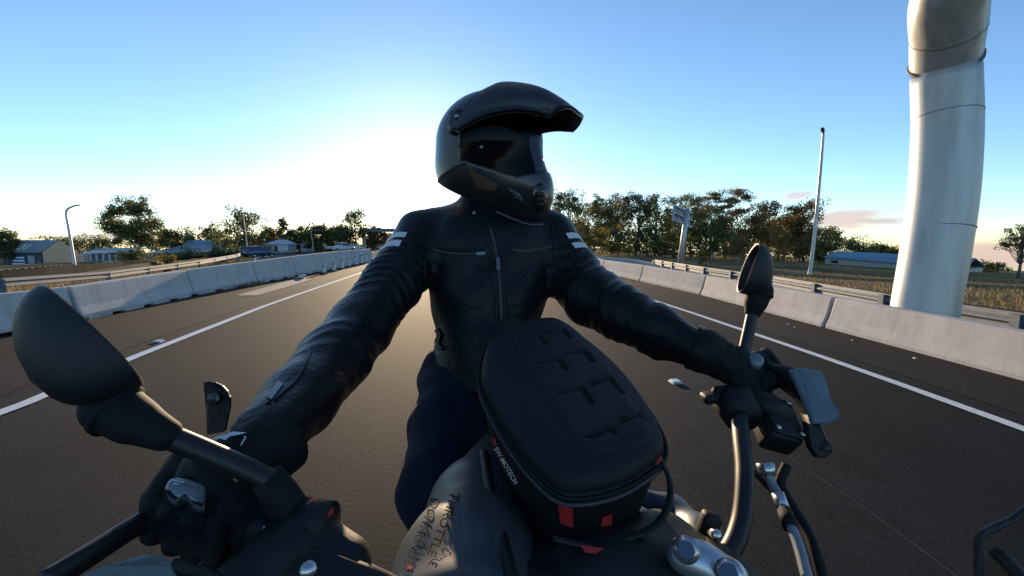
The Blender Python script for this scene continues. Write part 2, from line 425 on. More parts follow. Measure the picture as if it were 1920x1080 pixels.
ribbon('opposite_road', lambda y: rl(y) + .9, lambda y: rl(y) + 7.2 + min(14, max(0, (y - 35) * .28)), [y for y in YS if y > -30] + [190], asphalt, .01, 4)
tag(ribbon('edge_line', lambda y: extrap(WLn, y) - .065, lambda y: extrap(WLn, y) + .065, YS, paint, .009, 1, parent=road), 'solid white edge line on the left of the road')
tag(ribbon('edge_line', lambda y: extrap(WRn, y) - .055, lambda y: extrap(WRn, y) + .055, [y for y in YS if y < 60], paint, .009, 1, parent=road), 'solid white edge line on the right of the road')
ribbon('edge_line', lambda y: rl(y) + 1.7, lambda y: rl(y) + 1.84, [y for y in YS if y > -10] + [190], paint, .016, 1, parent=road)
# crack running along the lane
crack = mat('sealed_crack', (.075, .072, .07), .9)
cp = [G(x, y, .006) for x, y in ((1280, 742), (1330, 772), (1440, 830), (1520, 885), (1610, 945), (1700, 1010), (1800, 1085))]
V, F = [], []
for i, p in enumerate(catmull(cp, 5)):
    w = .0012 + .0018 * random.random(); V += [p + Vector((-w, 0, 0)), p + Vector((w, 0, 0))]
    if i: F.append((2 * i - 2, 2 * i - 1, 2 * i + 1, 2 * i))
ob('crack', (V, F), crack, road)
# pale concrete patch in the left shoulder
pv = [G(x, y, .014) for x, y in ((441, 554), (483, 554), (586, 524), (555, 523))]
patchm = mat('patch_concrete', (.30, .27, .245), .9, col2=(.23, .205, .185), nscale=3, bump=.5)
tag(ob('concrete_patch', (pv, [(0, 1, 2, 3)]), patchm, road), 'pale concrete patch in the left shoulder')

# ------------------------------------------------------------ barriers
def barrier_block(name, p, q, h, parent_label, m, group, foot=True, base=.22, top=.075, notch=.05):
    """one precast barrier block from ground point p to q, profiled with a flared foot"""
    p, q = Vector(p), Vector(q); t = (q - p).normalized(); L = (q - p).length; nrm = Vector((t.y, -t.x, 0)).normalized()
    root = thing(name, parent_label, 'barrier', tuple((p + q) / 2), group)
    prof = [(base, 0), (base, .10), (base * .62 + top * .3, .36), (top + .012, .95), (top, .98), (top - .012, 1.0)]
    prof = prof + [(-a, b) for a, b in prof[::-1]]
    V, F = [], []; n = len(prof); z0 = notch if foot else 0
    ends = [.03, .055, L - .055, L - .03]
    for k, s in enumerate(ends):
        ins = .93 if k in (0, 3) else 1
        for a, b in prof:
            hh = h[0] + (h[1] - h[0]) * s / L
            V.append(p + t * s + nrm * a * ins + Vector((0, 0, z0 + b * (hh - z0) * (1 if ins == 1 else .995))))
    for k in range(3):
        for i in range(n):
            F.append((k * n + i, k * n + (i + 1) % n, (k + 1) * n + (i + 1) % n, (k + 1) * n + i))
    F += [tuple(range(n))[::-1], tuple(range(3 * n, 4 * n))]
    ob('block', (V, F), m, root)
    if foot:
        k = max(3, int(L / .9)); fw = L / k * .62
        for i in range(k):
            s = L * (i + .5) / k
            a = math.atan2(t.y, t.x)
            ob('foot', box(p + t * s + Vector((0, 0, z0 / 2 - .001)), (fw, base * 1.96, z0 + .004), a), m, root)
    return root
tx = [0, 150, 365, 485, 600, 645, 700]; ty = [560, 536, 505, 489.5, 475, 470.5, 466.5]
bxs = [0, 170, 365, 485, 600, 645, 700]; bys = [636, 598, 554, 531, 509, 500, 490]
def lbh(px):
    d = row_depth(np.interp(px, bxs, bys)); return (np.interp(px, bxs, bys) - np.interp(px, tx, ty)) / FPX * d * CP
jx = [-190, 140, 360, 482, 555, 606, 641, 668, 700]
ordn = ['first', 'second', 'third', 'fourth', 'fifth', 'sixth', 'seventh', 'eighth', 'ninth', 'tenth', 'eleventh', 'twelfth']
def blp(px):
    y = row_depth(np.interp(px, bxs, bys)) if px > 0 else {-190: 2.1}.get(px)
    return Vector((bl(y) - .18, y, 0))
for i in range(len(jx) - 1):
    barrier_block('concrete_barrier', blp(jx[i]), blp(jx[i + 1]), (max(.56, lbh(jx[i])), max(.56, lbh(jx[i + 1]))),
                  f'grey concrete barrier block on the left shoulder, {ordn[i]} from the picture edge', concrete, 'left barrier blocks')
for i, (a, b) in enumerate(((36.0, 41.5), (41.7, 47))):
    barrier_block('concrete_barrier', (bl(a) - .18, a, 0), (bl(b) - .18, b, 0), (.78, .78), 'grey precast concrete barrier block at the far end, behind the ' + ('bollards' if i == 0 else 'last bollards and the rider'), concrete, 'left barrier blocks')
rb_t = ([1100, 1125, 1205, 1323, 1455, 1665, 1795, 1920], [485, 488, 498, 518, 538, 580, 605, 632])
rb_b = ([1130, 1195, 1313, 1550, 1920], [513, 526.5, 553, 616, 715])
rj = [-1.2, 2.6, 6.8, 11.25, 15.4, 19.6, 24, 29]
names = ['nearest the camera, under the big gantry column', 'across which the lamp post and gantry column stand', 'behind the round mirror', 'just right of the elbow of the rider', 'touching the right sleeve of the rider', 'half behind the right sleeve', 'farthest, peeping over the sleeve stripes']
def rbh(y):
    px = 960 + br(y) / max(y, 3.9) * FPX; px = min(px, 1920)
    return max(.45, (np.interp(px, *rb_b) - np.interp(px, *rb_t)) / FPX * max(y, 4.1))
for i in range(len(rj) - 1):
    a, b = rj[i], rj[i + 1]
    barrier_block('concrete_wall_panel', (br(a) + .22, a, 0), (br(b) + .22, b, 0), (rbh(a) - .012, rbh(b) - .012), 'cast concrete barrier panel, tinted pinkish as if warm-lit, on the right shoulder, ' + names[i], concrete_r, 'right barrier panels', foot=False, base=.22, top=.08)
# the second barrier diverging behind it
for i, (a, b) in enumerate((((1090, 34, .46), (1190, 28, .32)), ((1191, 27.95, .32), (1268, 23.5, .02)))):
    p = Vector(((a[0] - 960) / FPX * a[1], a[1], -.45)); q = Vector(((b[0] - 960) / FPX * b[1], b[1], -.45))
    barrier_block('concrete_wall_panel', p, q, (a[2] + .45, b[2] + .45), 'grey concrete barrier panel of the ramp behind the right wall, ' + ('nearer the rider' if i == 0 else 'its sloping end'), concrete, 'ramp barrier', foot=False)

# ------------------------------------------------------------ guard rails
def guard_rail(pts, label, h=.72, every=4.0):
    root = thing('guard_rail', label, 'guard rail', tuple(pts[0]))
    prof = [(0, .31), (.05, .28), (.05, .21), (0, .17), (0, .14), (.05, .10), (.05, .03), (0, 0)]
    def sweep(p, q):
        V, F = [], []; t = (q - p).normalized(); n = Vector((t.y, -t.x, 0)).normalized(); k = len(prof)
        for e in (p, q):
            for a, b in prof: V.append(e + n * a + Vector((0, 0, h - .31 + b)))
        for e in (p, q):
            for a, b in prof: V.append(e + n * (a - .012) + Vector((0, 0, h - .31 + b)))
        for i in range(k - 1):
            F += [(i, i + 1, k + i + 1, k + i), (2 * k + i, 3 * k + i, 3 * k + i + 1, 2 * k + i + 1)]
        F += [(0, k, 3 * k, 2 * k), (k - 1, 3 * k - 1 - 0, 4 * k - 1, 2 * k - 1)]
        return V, F
    # resample
    P = [pts[0]]; acc = 0
    for a, b in zip(pts[:-1], pts[1:]):
        L = (b - a).length; n = max(1, round(L / every))
        P += [a.lerp(b, (i + 1) / n) for i in range(n)]
    for a, b in zip(P[:-1], P[1:]):
        o = ob('rail_beam', sweep(a, b), galv, root)
    for a in P:
        ob('post', box(a + Vector((0, 0, h / 2 - .15)), (.09, .12, h + .2)), galv, root)
    return root
guard_rail([Vector((p[0], p[1], T(p[0], p[1]))) for p in ([(rl(8.5) , 8.5)] + [(v.x, v.y) for v in RL])], 'long galvanised guard rail beyond the opposite road, on the left')
ry = [3.2, 4.6, 5.9, 8.2, 10.5, 13, 17.5, 22, 26]
guard_rail([Vector((rr(y), y, -.30)) for y in ry], 'galvanised guard rail behind the right concrete wall', .72, 2.6)
# ------------------------------------------------------------ trees
def leaf_mat(name, a, b, c):
    if name in MATS: return MATS[name]
    m = bpy.data.materials.new(name); m.use_nodes = True; MATS[name] = m
    n, l = m.node_tree.nodes, m.node_tree.links; bs = n['Principled BSDF']
    a, b, c = [tuple(v * (1.35 if 'leaves' in name else 1) for v in q) for q in (a, b, c)]
    g = n.new('ShaderNodeNewGeometry'); cr = n.new('ShaderNodeValToRGB'); e = cr.color_ramp.elements
    e[0].position = 0; e[0].color = (*a, 1); e[1].position = 1; e[1].color = (*c, 1); x = e.new(.55); x.color = (*b, 1)
    l.new(g.outputs['Random Per Island'], cr.inputs[0]); l.new(cr.outputs[0], bs.inputs['Base Color'])
    bs.inputs['Roughness'].default_value = .6; bs.inputs['Specular IOR Level'].default_value = .3
    tr = n.new('ShaderNodeBsdfTranslucent'); mx = n.new('ShaderNodeMixShader'); mx.inputs[0].default_value = .5
    l.new(cr.outputs[0], tr.inputs[0]); l.new(bs.outputs[0], mx.inputs[1]); l.new(tr.outputs[0], mx.inputs[2]); l.new(mx.outputs[0], n['Material Output'].inputs[0])
    return m
LEAF = {
    'gum': leaf_mat('gum_leaves', (.060, .078, .024), (.098, .108, .036), (.18, .145, .052)),
    'dark': leaf_mat('dark_leaves', (.040, .066, .024), (.070, .092, .034), (.13, .125, .046)),
    'bronze': leaf_mat('sunlit_bronze_leaves', (.080, .068, .026), (.14, .100, .038), (.24, .145, .055)),  # warm low sunlight put into the leaf colour
    'pale': leaf_mat('pale_leaves', (.075, .078, .042), (.12, .112, .060), (.20, .155, .085)),
    'olive': leaf_mat('olive_leaves', (.085, .078, .020), (.15, .12, .030), (.25, .18, .045)),
}
bark = mat('gum_bark', (.20, .165, .14), .9, col2=(.10, .08, .068), nscale=3, stretch=(3, 3, .5), bump=.6, bscale=20)
bark_pale = mat('pale_bark', (.36, .30, .26), .9, col2=(.18, .15, .13), nscale=3, stretch=(3, 3, .5), bump=.5, bscale=20)
def tree(base, h, w, kind, label, seed, group, name='gum_tree', crown0=.35, n_leaf=2600, clumps=16, leaf=.40, flat=.8, pale=False, spread=.2, lean=0.0):
    r = np.random.default_rng(seed); base = Vector(base); n_leaf = int(n_leaf * 2.3); clumps = int(clumps * 1.5)
    root = thing(name, label, 'bush' if 'bush' in name else 'tree', tuple(base), group)
    # clump centres through the crown volume, biased outwards and upwards
    cs = []
    for i in range(clumps):
        for _ in range(30):
            a = r.uniform(0, 2 * math.pi); z = r.uniform(crown0, .95) ** .9; prof = math.sin(math.pi * min(1, max(.05, (z - crown0 + .12) / (1.14 - crown0)))) ** .6
            rad = w / 2 * prof * math.sqrt(r.uniform(.05, .92)) ; p = np.array([math.cos(a) * rad + lean * z * h, math.sin(a) * rad, z * h])
            if all(np.linalg.norm((p - q) * (1, 1, 1.4)) > w * .12 for q in cs): break
        cs.append(p)
    # trunk and limbs
    bend = r.normal(0, .04 * h, 2); tp = [np.array([bend[0] * math.sin(2.2 * t) + lean * t * h, bend[1] * math.sin(2.5 * t), t * h * .88 - .25 * (t == 0)]) for t in np.linspace(0, 1, 8)]
    tr0 = .018 * h + .05; parts = [tube([Vector(p) for p in tp], [tr0 * (1.25 if i == 0 else 1) * (1 - .85 * i / 7) for i in range(8)], 7)]
    for c in cs:
        k = int(np.clip((c[2] / h * .75 - .12) * 8, 1, 6)); s = tp[k]; mid = s * .5 + c * .5 + np.array([0, 0, -.03 * h]) + r.normal(0, .015 * h, 3)
        rr_ = tr0 * (1 - .8 * k / 7) * .5; parts.append(tube([Vector(s), Vector(mid), Vector(c)], [rr_, rr_ * .6, rr_ * .15], 5))
    bv, bf = merge(*parts)
    ob('trunk', ([v + base for v in bv], bf), bark_pale if pale else bark, root, True)
    # leaves
    per = n_leaf // clumps; C = np.repeat(np.array(cs), per, 0); sz = r.uniform(.65, 1.35, len(cs)).repeat(per)[:, None]
    u = r.normal(0, 1, (len(C), 3)); u /= np.linalg.norm(u, axis=1)[:, None]; u *= (r.uniform(0, 1, (len(C), 1)) ** .42)
    # every clump is itself a few sprays
    sp = r.normal(0, 1, (len(cs), 5, 3)) * .6; pick = r.integers(0, 5, len(C)); off = sp[np.repeat(np.arange(len(cs)), per), pick]
    P = C + (u * .62 + off * .7) * np.array([1, 1, flat]) * sz * (w * spread)
    d1 = r.normal(0, 1, (len(P), 3)); d1 /= np.linalg.norm(d1, axis=1)[:, None]; d2 = np.cross(d1, r.normal(0, 1, (len(P), 3))); d2 /= np.linalg.norm(d2, axis=1)[:, None]
    s = leaf * r.uniform(.5, 1.3, (len(P), 1)); a = d1 * s * .5; b = d2 * s * .28
    V = np.stack([P - a, P + b, P + a, P - b], 1).reshape(-1, 3) + np.array(base); F = np.arange(len(V)).reshape(-1, 4)
    ob('crown', (V, F), LEAF[kind], root)
    return root
def tree_px(px, top, w_px, depth, kind, label, seed, group, **k):
    b = at(px, depth); zt = H + (HOR - top) / FPX * depth * 1.0; h = max(1.2, (zt - b.z) * 1.02)
    return tree(b, h, w_px / FPX * depth * 1.12, kind, label, seed, group, leaf=k.pop('leaf', depth * .0042), **k)
RG = 'gum trees in the row on the right'
right_row = [ # px, top, width, depth, kind, extra
    (1060, 368, 62, 82, 'gum', dict(crown0=.55)), (1098, 388, 60, 95, 'pale', dict(crown0=.35, n_leaf=1500)), (1128, 374, 62, 88, 'gum', {}), (1158, 368, 60, 96, 'pale', dict(n_leaf=1900)),
    (1190, 360, 66, 90, 'pale', dict(n_leaf=2200)), (1226, 368, 62, 86, 'gum', dict(n_leaf=2200)), (1262, 376, 62, 92, 'dark', {}), (1294, 372, 60, 97, 'dark', dict(crown0=.45)),
    (1322, 392, 62, 84, 'dark', dict(crown0=.3)), (1358, 358, 86, 88, 'bronze', dict(crown0=.62, flat=.4, spread=.16)), (1392, 398, 84, 84, 'bronze', dict(crown0=.3, n_leaf=3600)),
    (1436, 380, 76, 92, 'dark', dict(crown0=.4, n_leaf=3000)), (1468, 396, 70, 86, 'bronze', dict(crown0=.3, n_leaf=3000)), (1506, 384, 72, 84, 'bronze', dict(crown0=.35, n_leaf=3400)), (1544, 424, 56, 92, 'dark', dict(crown0=.3))]
for i, (px, tp_, wd, dp, kd, ex) in enumerate(right_row):
    look = {'gum': 'olive green', 'pale': 'thin pale', 'dark': 'dark green', 'bronze': 'sunlit bronze'}[kd]
    tree_px(px, tp_, wd, dp, kd, f'{look} gum tree in the right-hand row, {ordn[i] if i < 12 else ["thirteenth", "fourteenth", "fifteenth"][i - 12]} from the shoulder of the rider', 100 + i, RG, pale=kd == 'pale' or i % 3 == 0, **ex)
under = [(1082, 418, 60, 78, 'olive'), (1112, 424, 56, 74, 'olive'), (1146, 432, 58, 80, 'gum'), (1178, 436, 60, 84, 'dark'), (1212, 434, 60, 82, 'dark'), (1245, 440, 55, 84, 'gum'), (1282, 428, 60, 86, 'dark'),
         (1330, 430, 66, 78, 'dark'), (1372, 436, 62, 80, 'bronze'), (1416, 430, 70, 80, 'bronze'), (1458, 436, 66, 82, 'gum'), (1498, 440, 64, 80, 'bronze'), (1534, 452, 50, 84, 'dark')]
for i, (px, tp_, wd, dp, kd) in enumerate(under):
    ordx = (ordn + ['thirteenth'])[i]
    tree_px(px, tp_, wd, dp, kd, f'low bushy young tree filling the gap under the right-hand gums, {ordx} from the rider', 160 + i, 'young trees under the right-hand gums', name='young_tree', crown0=.12, n_leaf=1500, clumps=12)
back = [(1090, 430, 90, 118), (1170, 425, 100, 120), (1250, 428, 100, 122), (1330, 425, 100, 120), (1410, 428, 100, 122), (1490, 430, 100, 120)]
for i, (px, tp_, wd, dp) in enumerate(back):
    tree_px(px, tp_, wd, dp, 'dark', f'dim tree behind the right-hand row, {ordn[i]} from the rider', 190 + i, 'trees behind the right-hand row', name='background_tree', crown0=.1, n_leaf=1500, clumps=14)
tree_px(1316, 462, 20, 44, 'olive', 'small yellowish sapling in the grass right of the sign post', 201, None, name='sapling', crown0=.1, n_leaf=500, clumps=8)
tree_px(1382, 448, 46, 52, 'bronze', 'small pale-trunked tree standing alone in front of the right-hand row', 202, None, name='small_tree', crown0=.35, n_leaf=1200, clumps=10, pale=True)
tree_px(1336, 448, 30, 60, 'dark', 'small dark tree between the sapling and the pale-trunked tree', 203, None, name='small_tree', crown0=.35, n_leaf=1000, clumps=10)
tree_px(1604, 450, 54, 105, 'dark', 'round-crowned tree behind the long shed, left of two', 204, 'trees behind the long shed', crown0=.2, n_leaf=1800)
tree_px(1650, 464, 50, 110, 'dark', 'low spreading tree behind the roof of the long shed', 205, 'trees behind the long shed', crown0=.15)
tree_px(1680, 466, 34, 100, 'olive', 'yellow-green tree beside the gantry column', 206, 'trees behind the long shed', crown0=.1, n_leaf=1400)
tree_px(1912, 424, 46, 40, 'pale', 'pale grey tree cut off by the right edge of the picture', 207, None, crown0=.5, n_leaf=1500)
tree_px(1850, 512, 44, 70, 'dark', 'dark bush in the far field right of the gantry column', 208, None, name='bush', crown0=.05, n_leaf=900, clumps=8)
tree_px(1822, 514, 30, 75, 'dark', 'small dark bush close to the right side of the gantry column', 209, None, name='bush', crown0=.05, n_leaf=700, clumps=8)
LG = 'trees on the left beyond the opposite road'
left_trees = [
    (8, 433, 40, 78, 'dark', 'tree with a dense crown at the left edge behind the roofed shed', dict(crown0=.3)),
    (256, 382, 74, 74, 'gum', 'tallest gum tree on the left, spreading over the blue shelter', dict(crown0=.30, n_leaf=8000, clumps=24, pale=True, spread=.17, flat=.95)),
    (328, 428, 50, 92, 'gum', 'small gum tree just right of the tallest one', dict(crown0=.3)),
    (393, 427, 70, 96, 'dark', 'round gum tree behind the blue-grey hip roof', dict(crown0=.25)),
    (460, 400, 74, 84, 'gum', 'broad gum tree behind the blue hatchback', dict(crown0=.18, n_leaf=3600, clumps=20)),
    (533, 408, 20, 100, 'pale', 'thin see-through gum tree above the white house', dict(crown0=.4, n_leaf=700)),
    (505, 432, 44, 108, 'bronze', 'bronze-tinted tree between broad gum and thin gum', dict(crown0=.2)),
    (562, 427, 40, 104, 'dark', 'dark tree right of the thin gum', dict(crown0=.2)),
    (604, 424, 56, 100, 'dark', 'dense tree behind the yellow diamond sign', dict(crown0=.1, n_leaf=3400)),
    (640, 428, 44, 104, 'dark', 'dense tree behind the white pickup', dict(crown0=.1)),
    (668, 399, 60, 112, 'gum', 'tall open gum tree left of the far gantry', dict(crown0=.35, n_leaf=1700)),
    (706, 428, 34, 118, 'bronze', 'tree right behind the far gantry column', dict(crown0=.2)),
    (738, 440, 46, 130, 'bronze', 'farthest low tree beside the sleeve of the rider', dict(crown0=.1))]
for i, (px, tp_, wd, dp, kd, lb, ex) in enumerate(left_trees):
    tree_px(px, tp_, wd, dp, kd, lb, 300 + i, LG, **ex)
for i, (px, tp_, wd, dp) in enumerate([(118, 446, 70, 104), (165, 450, 66, 110), (212, 446, 60, 106), (300, 452, 64, 112), (352, 450, 60, 116), (430, 450, 60, 112), (488, 448, 60, 116), (545, 446, 60, 118), (590, 446, 60, 120), (634, 446, 60, 122), (690, 450, 60, 128)]):
    tree_px(px, tp_, wd, dp, 'dark', f'low dark tree of the hedge-like background on the left, {ordn[i]} from the roofed shed', 330 + i, 'low background trees on the left', name='background_tree', crown0=.03, n_leaf=1300, clumps=12)
for i, (px, tp_, wd, dp, kd, lb) in enumerate([(312, 482, 34, 28, 'olive', 'golden dry bush in the verge in front of the hip-roofed house'), (242, 478, 46, 62, 'dark', 'dark shrub under the tallest gum'),
        (350, 480, 50, 58, 'dark', 'dark shrub in front of the hip-roofed house'), (420, 475, 50, 66, 'dark', 'dark shrub left of the blue hatchback')]):
    tree_px(px, tp_, wd, dp, kd, lb, 360 + i, 'shrubs along the left guard rail', name='bush', crown0=.03, n_leaf=900, clumps=9)

# ------------------------------------------------------------ grass tufts
def tufts(name, n, fx, label, col, hgt, seed):
    r = np.random.default_rng(seed); P = fx(r, n); z = terr(P[:, 0], P[:, 1]) - .03
    B = np.column_stack([P, z]); a = r.uniform(0, 6.28, n); h = hgt * r.uniform(.4, 1.2, n); wd = .012 + .05 * h
    d = np.column_stack([np.cos(a), np.sin(a), 0 * a]) * wd[:, None]; tip = B + np.column_stack([r.normal(0, .25, n) * h, r.normal(0, .25, n) * h, h])
    V = np.stack([B - d, B + d, tip], 1).reshape(-1, 3)
    tag(ob(name, (V, np.arange(3 * n).reshape(-1, 3)), col), label, 'grass', kind='stuff')
drygrass = leaf_mat('dry_grass_blades', (.12, .085, .035), (.22, .15, .065), (.33, .24, .12))
greengrass = leaf_mat('green_grass_blades', (.045, .06, .018), (.08, .09, .03), (.16, .13, .05))
def med(r, n):
    y = 5 + 60 * r.uniform(0, 1, n) ** 1.6; a = np.array([bl(v) - 1.3 for v in y]); b = np.array([rl(v) + 8.4 for v in y]); t = r.uniform(0, 1, n); return np.column_stack([a + (b - a) * t, y])
tufts('grass', 26000, med, 'dry yellow grass on the strip behind the left concrete barrier', drygrass, .16, 1)
def vergel(r, n):
    y = 9 + 60 * r.uniform(0, 1, n) ** 1.5; a = np.array([rl(v) for v in y]); return np.column_stack([a - r.uniform(-.9, 6, n), y])
tufts('grass', 9000, vergel, 'dry grass along the far guard rail on the left', drygrass, .22, 2)
def verger(r, n):
    y = 4 + 26 * r.uniform(0, 1, n) ** 1.2; a = np.array([rr(v) for v in y]); return np.column_stack([a + r.uniform(-.8, 1.2, n), y])
tufts('grass', 9000, verger, 'green grass under the right guard rail', greengrass, .2, 3)
def fieldr(r, n):
    y = 8 + 75 * r.uniform(0, 1, n) ** 1.4; a = np.array([rr(v) + 1.2 for v in y]); return np.column_stack([a + r.uniform(0, 1, n) * (y * 1.1 + 6), y])
tufts('grass', 26000, fieldr, 'dry brown grass of the field on the right', drygrass, .15, 4)
def nosel(r, n):
    y = 44 + 40 * r.uniform(0, 1, n); a = np.array([bl(v) + .6 for v in y]); return np.column_stack([a + r.uniform(0, 4, n), y])

# ------------------------------------------------------------ gantries, lamp posts, signs
gpaint = mat('gantry_paint', (.50, .49, .465), .40, .30, col2=(.43, .425, .41), nscale=2.5, spec=.5, stretch=(3, 3, .35), bump=.1, bscale=200)
stain(gpaint, 2.0, (3, 3, .2), .5, .75, .75)
seam = mat('seam', (.10, .10, .10), .7)
def gantry():
    root = thing('sign_gantry', 'huge pale steel gantry column curving up behind the right concrete wall', 'gantry', (5.6, 5.9, -.35))
    d0 = 5.9
    pts = [(1722, 680, 5.95, 66), (1731, 590, 5.9, 66), (1752, 470, 5.85, 67), (1767, 360, 5.8, 67.5), (1774, 240, 5.75, 67), (1772, 136, 5.7, 66.5)]
    P = [W(a, b, c) for a, b, c, _ in pts]; rad = [q / FPX * c * .735 for *_, c, q in pts]
    cv = catmull([np.array([*p, r_]) for p, r_ in zip(P, rad)], 6); cv = [np.array(c) for c in cv]
    ob('column', tube([Vector(c[:3]) for c in cv], [c[3] for c in cv], 40), gpaint, root, True)
    up = [(1771, 121, 5.7, 67), (1776, 60, 5.45, 72), (1785, -20, 5.1, 80)]
    Pu = [W(a, b, c) for a, b, c, _ in up]; ru = [q / FPX * c * .735 for *_, c, q in up]
    Pu += [Pu[-1] + Vector((-.1, -.5, .55)), Pu[-1] + Vector((-.6, -1.0, .95)), Pu[-1] + Vector((-1.5, -1.4, 1.1)), Pu[-1] + Vector((-7.5, -3.0, 1.3))]
    ru += [.42, .43, .42, .38]
    cu_ = [np.array(c) for c in catmull([np.array([*p, r_]) for p, r_ in zip(Pu, ru)], 6)]
    ob('arm', tube([Vector(c[:3]) for c in cu_], [c[3] for c in cu_], 40), gpaint, root, True)
    ax = (Pu[1] - Pu[0]).normalized(); fc = Pu[0] + ax * .045
    ob('flange', tube([fc - ax * .022, fc + ax * .022], ru[0] * 1.06, 40), seam, root, True)
    for (a, b, c, q) in ((1759.5, 418 + 10, 5.83, 67.4), (1774.2, 218, 5.74, 67)):
        ctr = W(a, b, c); nb = W(a + (2 if b > 300 else 0), b - 20, c); t = (nb - ctr).normalized()
        ob('weld_seam', tube([ctr - t * .004, ctr + t * .004], q / FPX * c * .735 * 1.004 + .002, 40), seam, root, True)
    ctr = Pu[1]; t = (Pu[2] - Pu[0]).normalized(); ob('weld_seam', tube([ctr - t * .004, ctr + t * .004], ru[1] * 1.012, 40), seam, root, True)
    ob('base_plate', tube([Vector((P[0].x, P[0].y, -.45)), Vector((P[0].x, P[0].y, -.30))], .75, 24), concrete, root)
gantry()
def far_gantry():
    d = 112; b = at(684, d); top = H + (HOR - 432) / FPX * d
    root = thing('sign_gantry', 'far grey gantry spanning the road behind the shoulder of the rider', 'gantry', tuple(b))
    ob('column', box((b.x, b.y, (b.z + top) / 2), (.75, .75, top - b.z)), gpaint, root)
    q = at(850, d); ob('beam', box(((b.x + q.x) / 2 - .3, b.y, top), (q.x - b.x + 1, .8, .9)), galv, root)
    ob('lattice', box(((b.x + q.x) / 2, b.y - .5, top - .35), (1.2, .4, .5)), galv, root)
    ob('column', box((q.x, b.y, (q.z + top) / 2), (.75, .75, top - q.z)), gpaint, root)
far_gantry()
lampm = mat('lamp_head', (.12, .12, .12), .5); pole_m = mat('lamp_pole', (.46, .46, .45), .45, .6, nscale=3)
def lamp(path, r0, r1, head, label, hs, parts=None):
    root = thing('lamp_post', label, 'lamp post', tuple(path[0]))
    pp = catmull([tuple(p) for p in path], 8); n = len(pp)
    ob('pole', tube(pp, [r0 + (r1 - r0) * i / (n - 1) for i in range(n)], 12), pole_m, root, True)
    d = (pp[-1] - pp[-2]).normalized(); d = Vector((d.x, d.y, d.z * .3)).normalized() if abs(d.z) < .95 else Vector((-.9, -.3, 0)).normalized()
    f = frame(pp[-1] + d * hs * .4, d, (0, 0, 1))
    ob('lamp_head', rbox((0, 0, 0), (hs, hs * .42, hs * .2), hs * .08, 2, f.M), lampm, root)
    ob('base_plate', box(path[0] + Vector((0, 0, .03)), (r0 * 4, r0 * 4, .06)), galv, root)
d = 30; b = at(1517, d); b.z = H - (541 - HOR) / FPX * d
lamp([b, W(1524, 470, d), W(1534, 370, d), W(1543, 262, d), W(1543, 246, d - .3)], .13, .07, None, 'tall galvanised lamp post behind the right guard rail', .55)
d = 34; b = W(141, 508, d); b.z = T(b.x, b.y)
lamp([b, W(138, 485, d), W(128, 425, d), W(124, 402, d), W(127, 392, d), W(140, 385.5, d)], .11, .06, None, 'grey lamp post with a curved arm on the far left', .45)
for px, tp_, dp, lb in ((466, 405, 75, 'thin lamp post behind the blue hatchback'), (589, 434, 95, 'thin lamp post left of the yellow diamond sign'), (665, 436, 120, 'thin lamp post left of the far gantry')):
    b = at(px, dp); z = H + (HOR - tp_) / FPX * dp; t_ = Vector((b.x - .2, b.y, z))
    lamp([b, b.lerp(t_, .5), t_, t_ + Vector((1.6, 0, .25))], .10, .05, None, lb, .6)
def big_sign():
    d = 34; b = at(1274, d); b.z = H - (500 - HOR) / FPX * d
    root = thing('road_sign', 'grey back of a large road sign on a thick pole, right of the rider', 'road sign', tuple(b))
    top = W(1289, 392, d); ob('pole', tube([b - Vector((0, 0, .6)), b.lerp(top, .6), top], [.24, .20, .17], 16), pole_m, root, True)
    pl = [W(1268, 384, d - .2), W(1299, 398, d + 1.0), W(1296, 423, d + 1.0), W(1266, 414, d - .2)]
    n = (pl[1] - pl[0]).cross(pl[3] - pl[0]).normalized(); n = -n if n.y < 0 else n
    c = sum(pl, Vector()) / 4; u = (pl[1] - pl[0]); v = (pl[3] - pl[0])
    def panel(a, b_, c_, d_, off, th):
        q = [pl[0] + u * x + v * y + n * off for x, y in ((a, c_), (b_, c_), (b_, d_), (a, d_))]; q += [p + n * th for p in q]
        return q, [(3, 2, 1, 0), (4, 5, 6, 7), (0, 1, 5, 4), (1, 2, 6, 5), (2, 3, 7, 6), (3, 0, 4, 7)]
    ob('sign_panel', panel(0, 1, 0, 1, .25, .04), mat('sign_back', (.30, .32, .34), .5, .4), root)
    fr = mat('sign_frame', (.42, .44, .47), .45, .5)
    for y in (.04, .5, .94): ob('rail', panel(-.03, 1.05, y - .05, y + .05, .05, .15), fr, root)
    for x in (.03, .35, .66, .97): ob('stiffener', panel(x - .03, x + .03, 0, 1, .2, .05), fr, root)
big_sign()
def diamond():
    d = 66; b = at(608, d); c = W(608, 459, d); root = thing('warning_sign', 'yellow diamond warning sign with a black arrow, left of the pickup', 'road sign', tuple(b))
    ob('post', tube([b, c + Vector((0, .06, 1.15))], .035, 8), galv, root)
    s = .40; y = c.y
    v = [(c.x - s, y, c.z), (c.x, y, c.z - s), (c.x + s, y, c.z), (c.x, y, c.z + s)]; v += [(a, q + .02, z) for a, q, z in v]
    p = ob('sign_panel', (v, [(0, 1, 2, 3), (7, 6, 5, 4), (0, 4, 5, 1), (1, 5, 6, 2), (2, 6, 7, 3), (3, 7, 4, 0)]), mat('yellow_sign', (.62, .33, .03), .5), root)
    blk = mat('black_print', (.015, .015, .015), .6)
    ob('arrow', ([(c.x - .045, y - .01, c.z - .26), (c.x + .045, y - .01, c.z - .26), (c.x + .045, y - .01, c.z + .08), (c.x + .14, y - .01, c.z + .08), (c.x, y - .01, c.z + .26), (c.x - .14, y - .01, c.z + .08), (c.x - .045, y - .01, c.z + .08)], [(0, 1, 2, 3, 4, 5, 6)]), blk, p)
diamond()
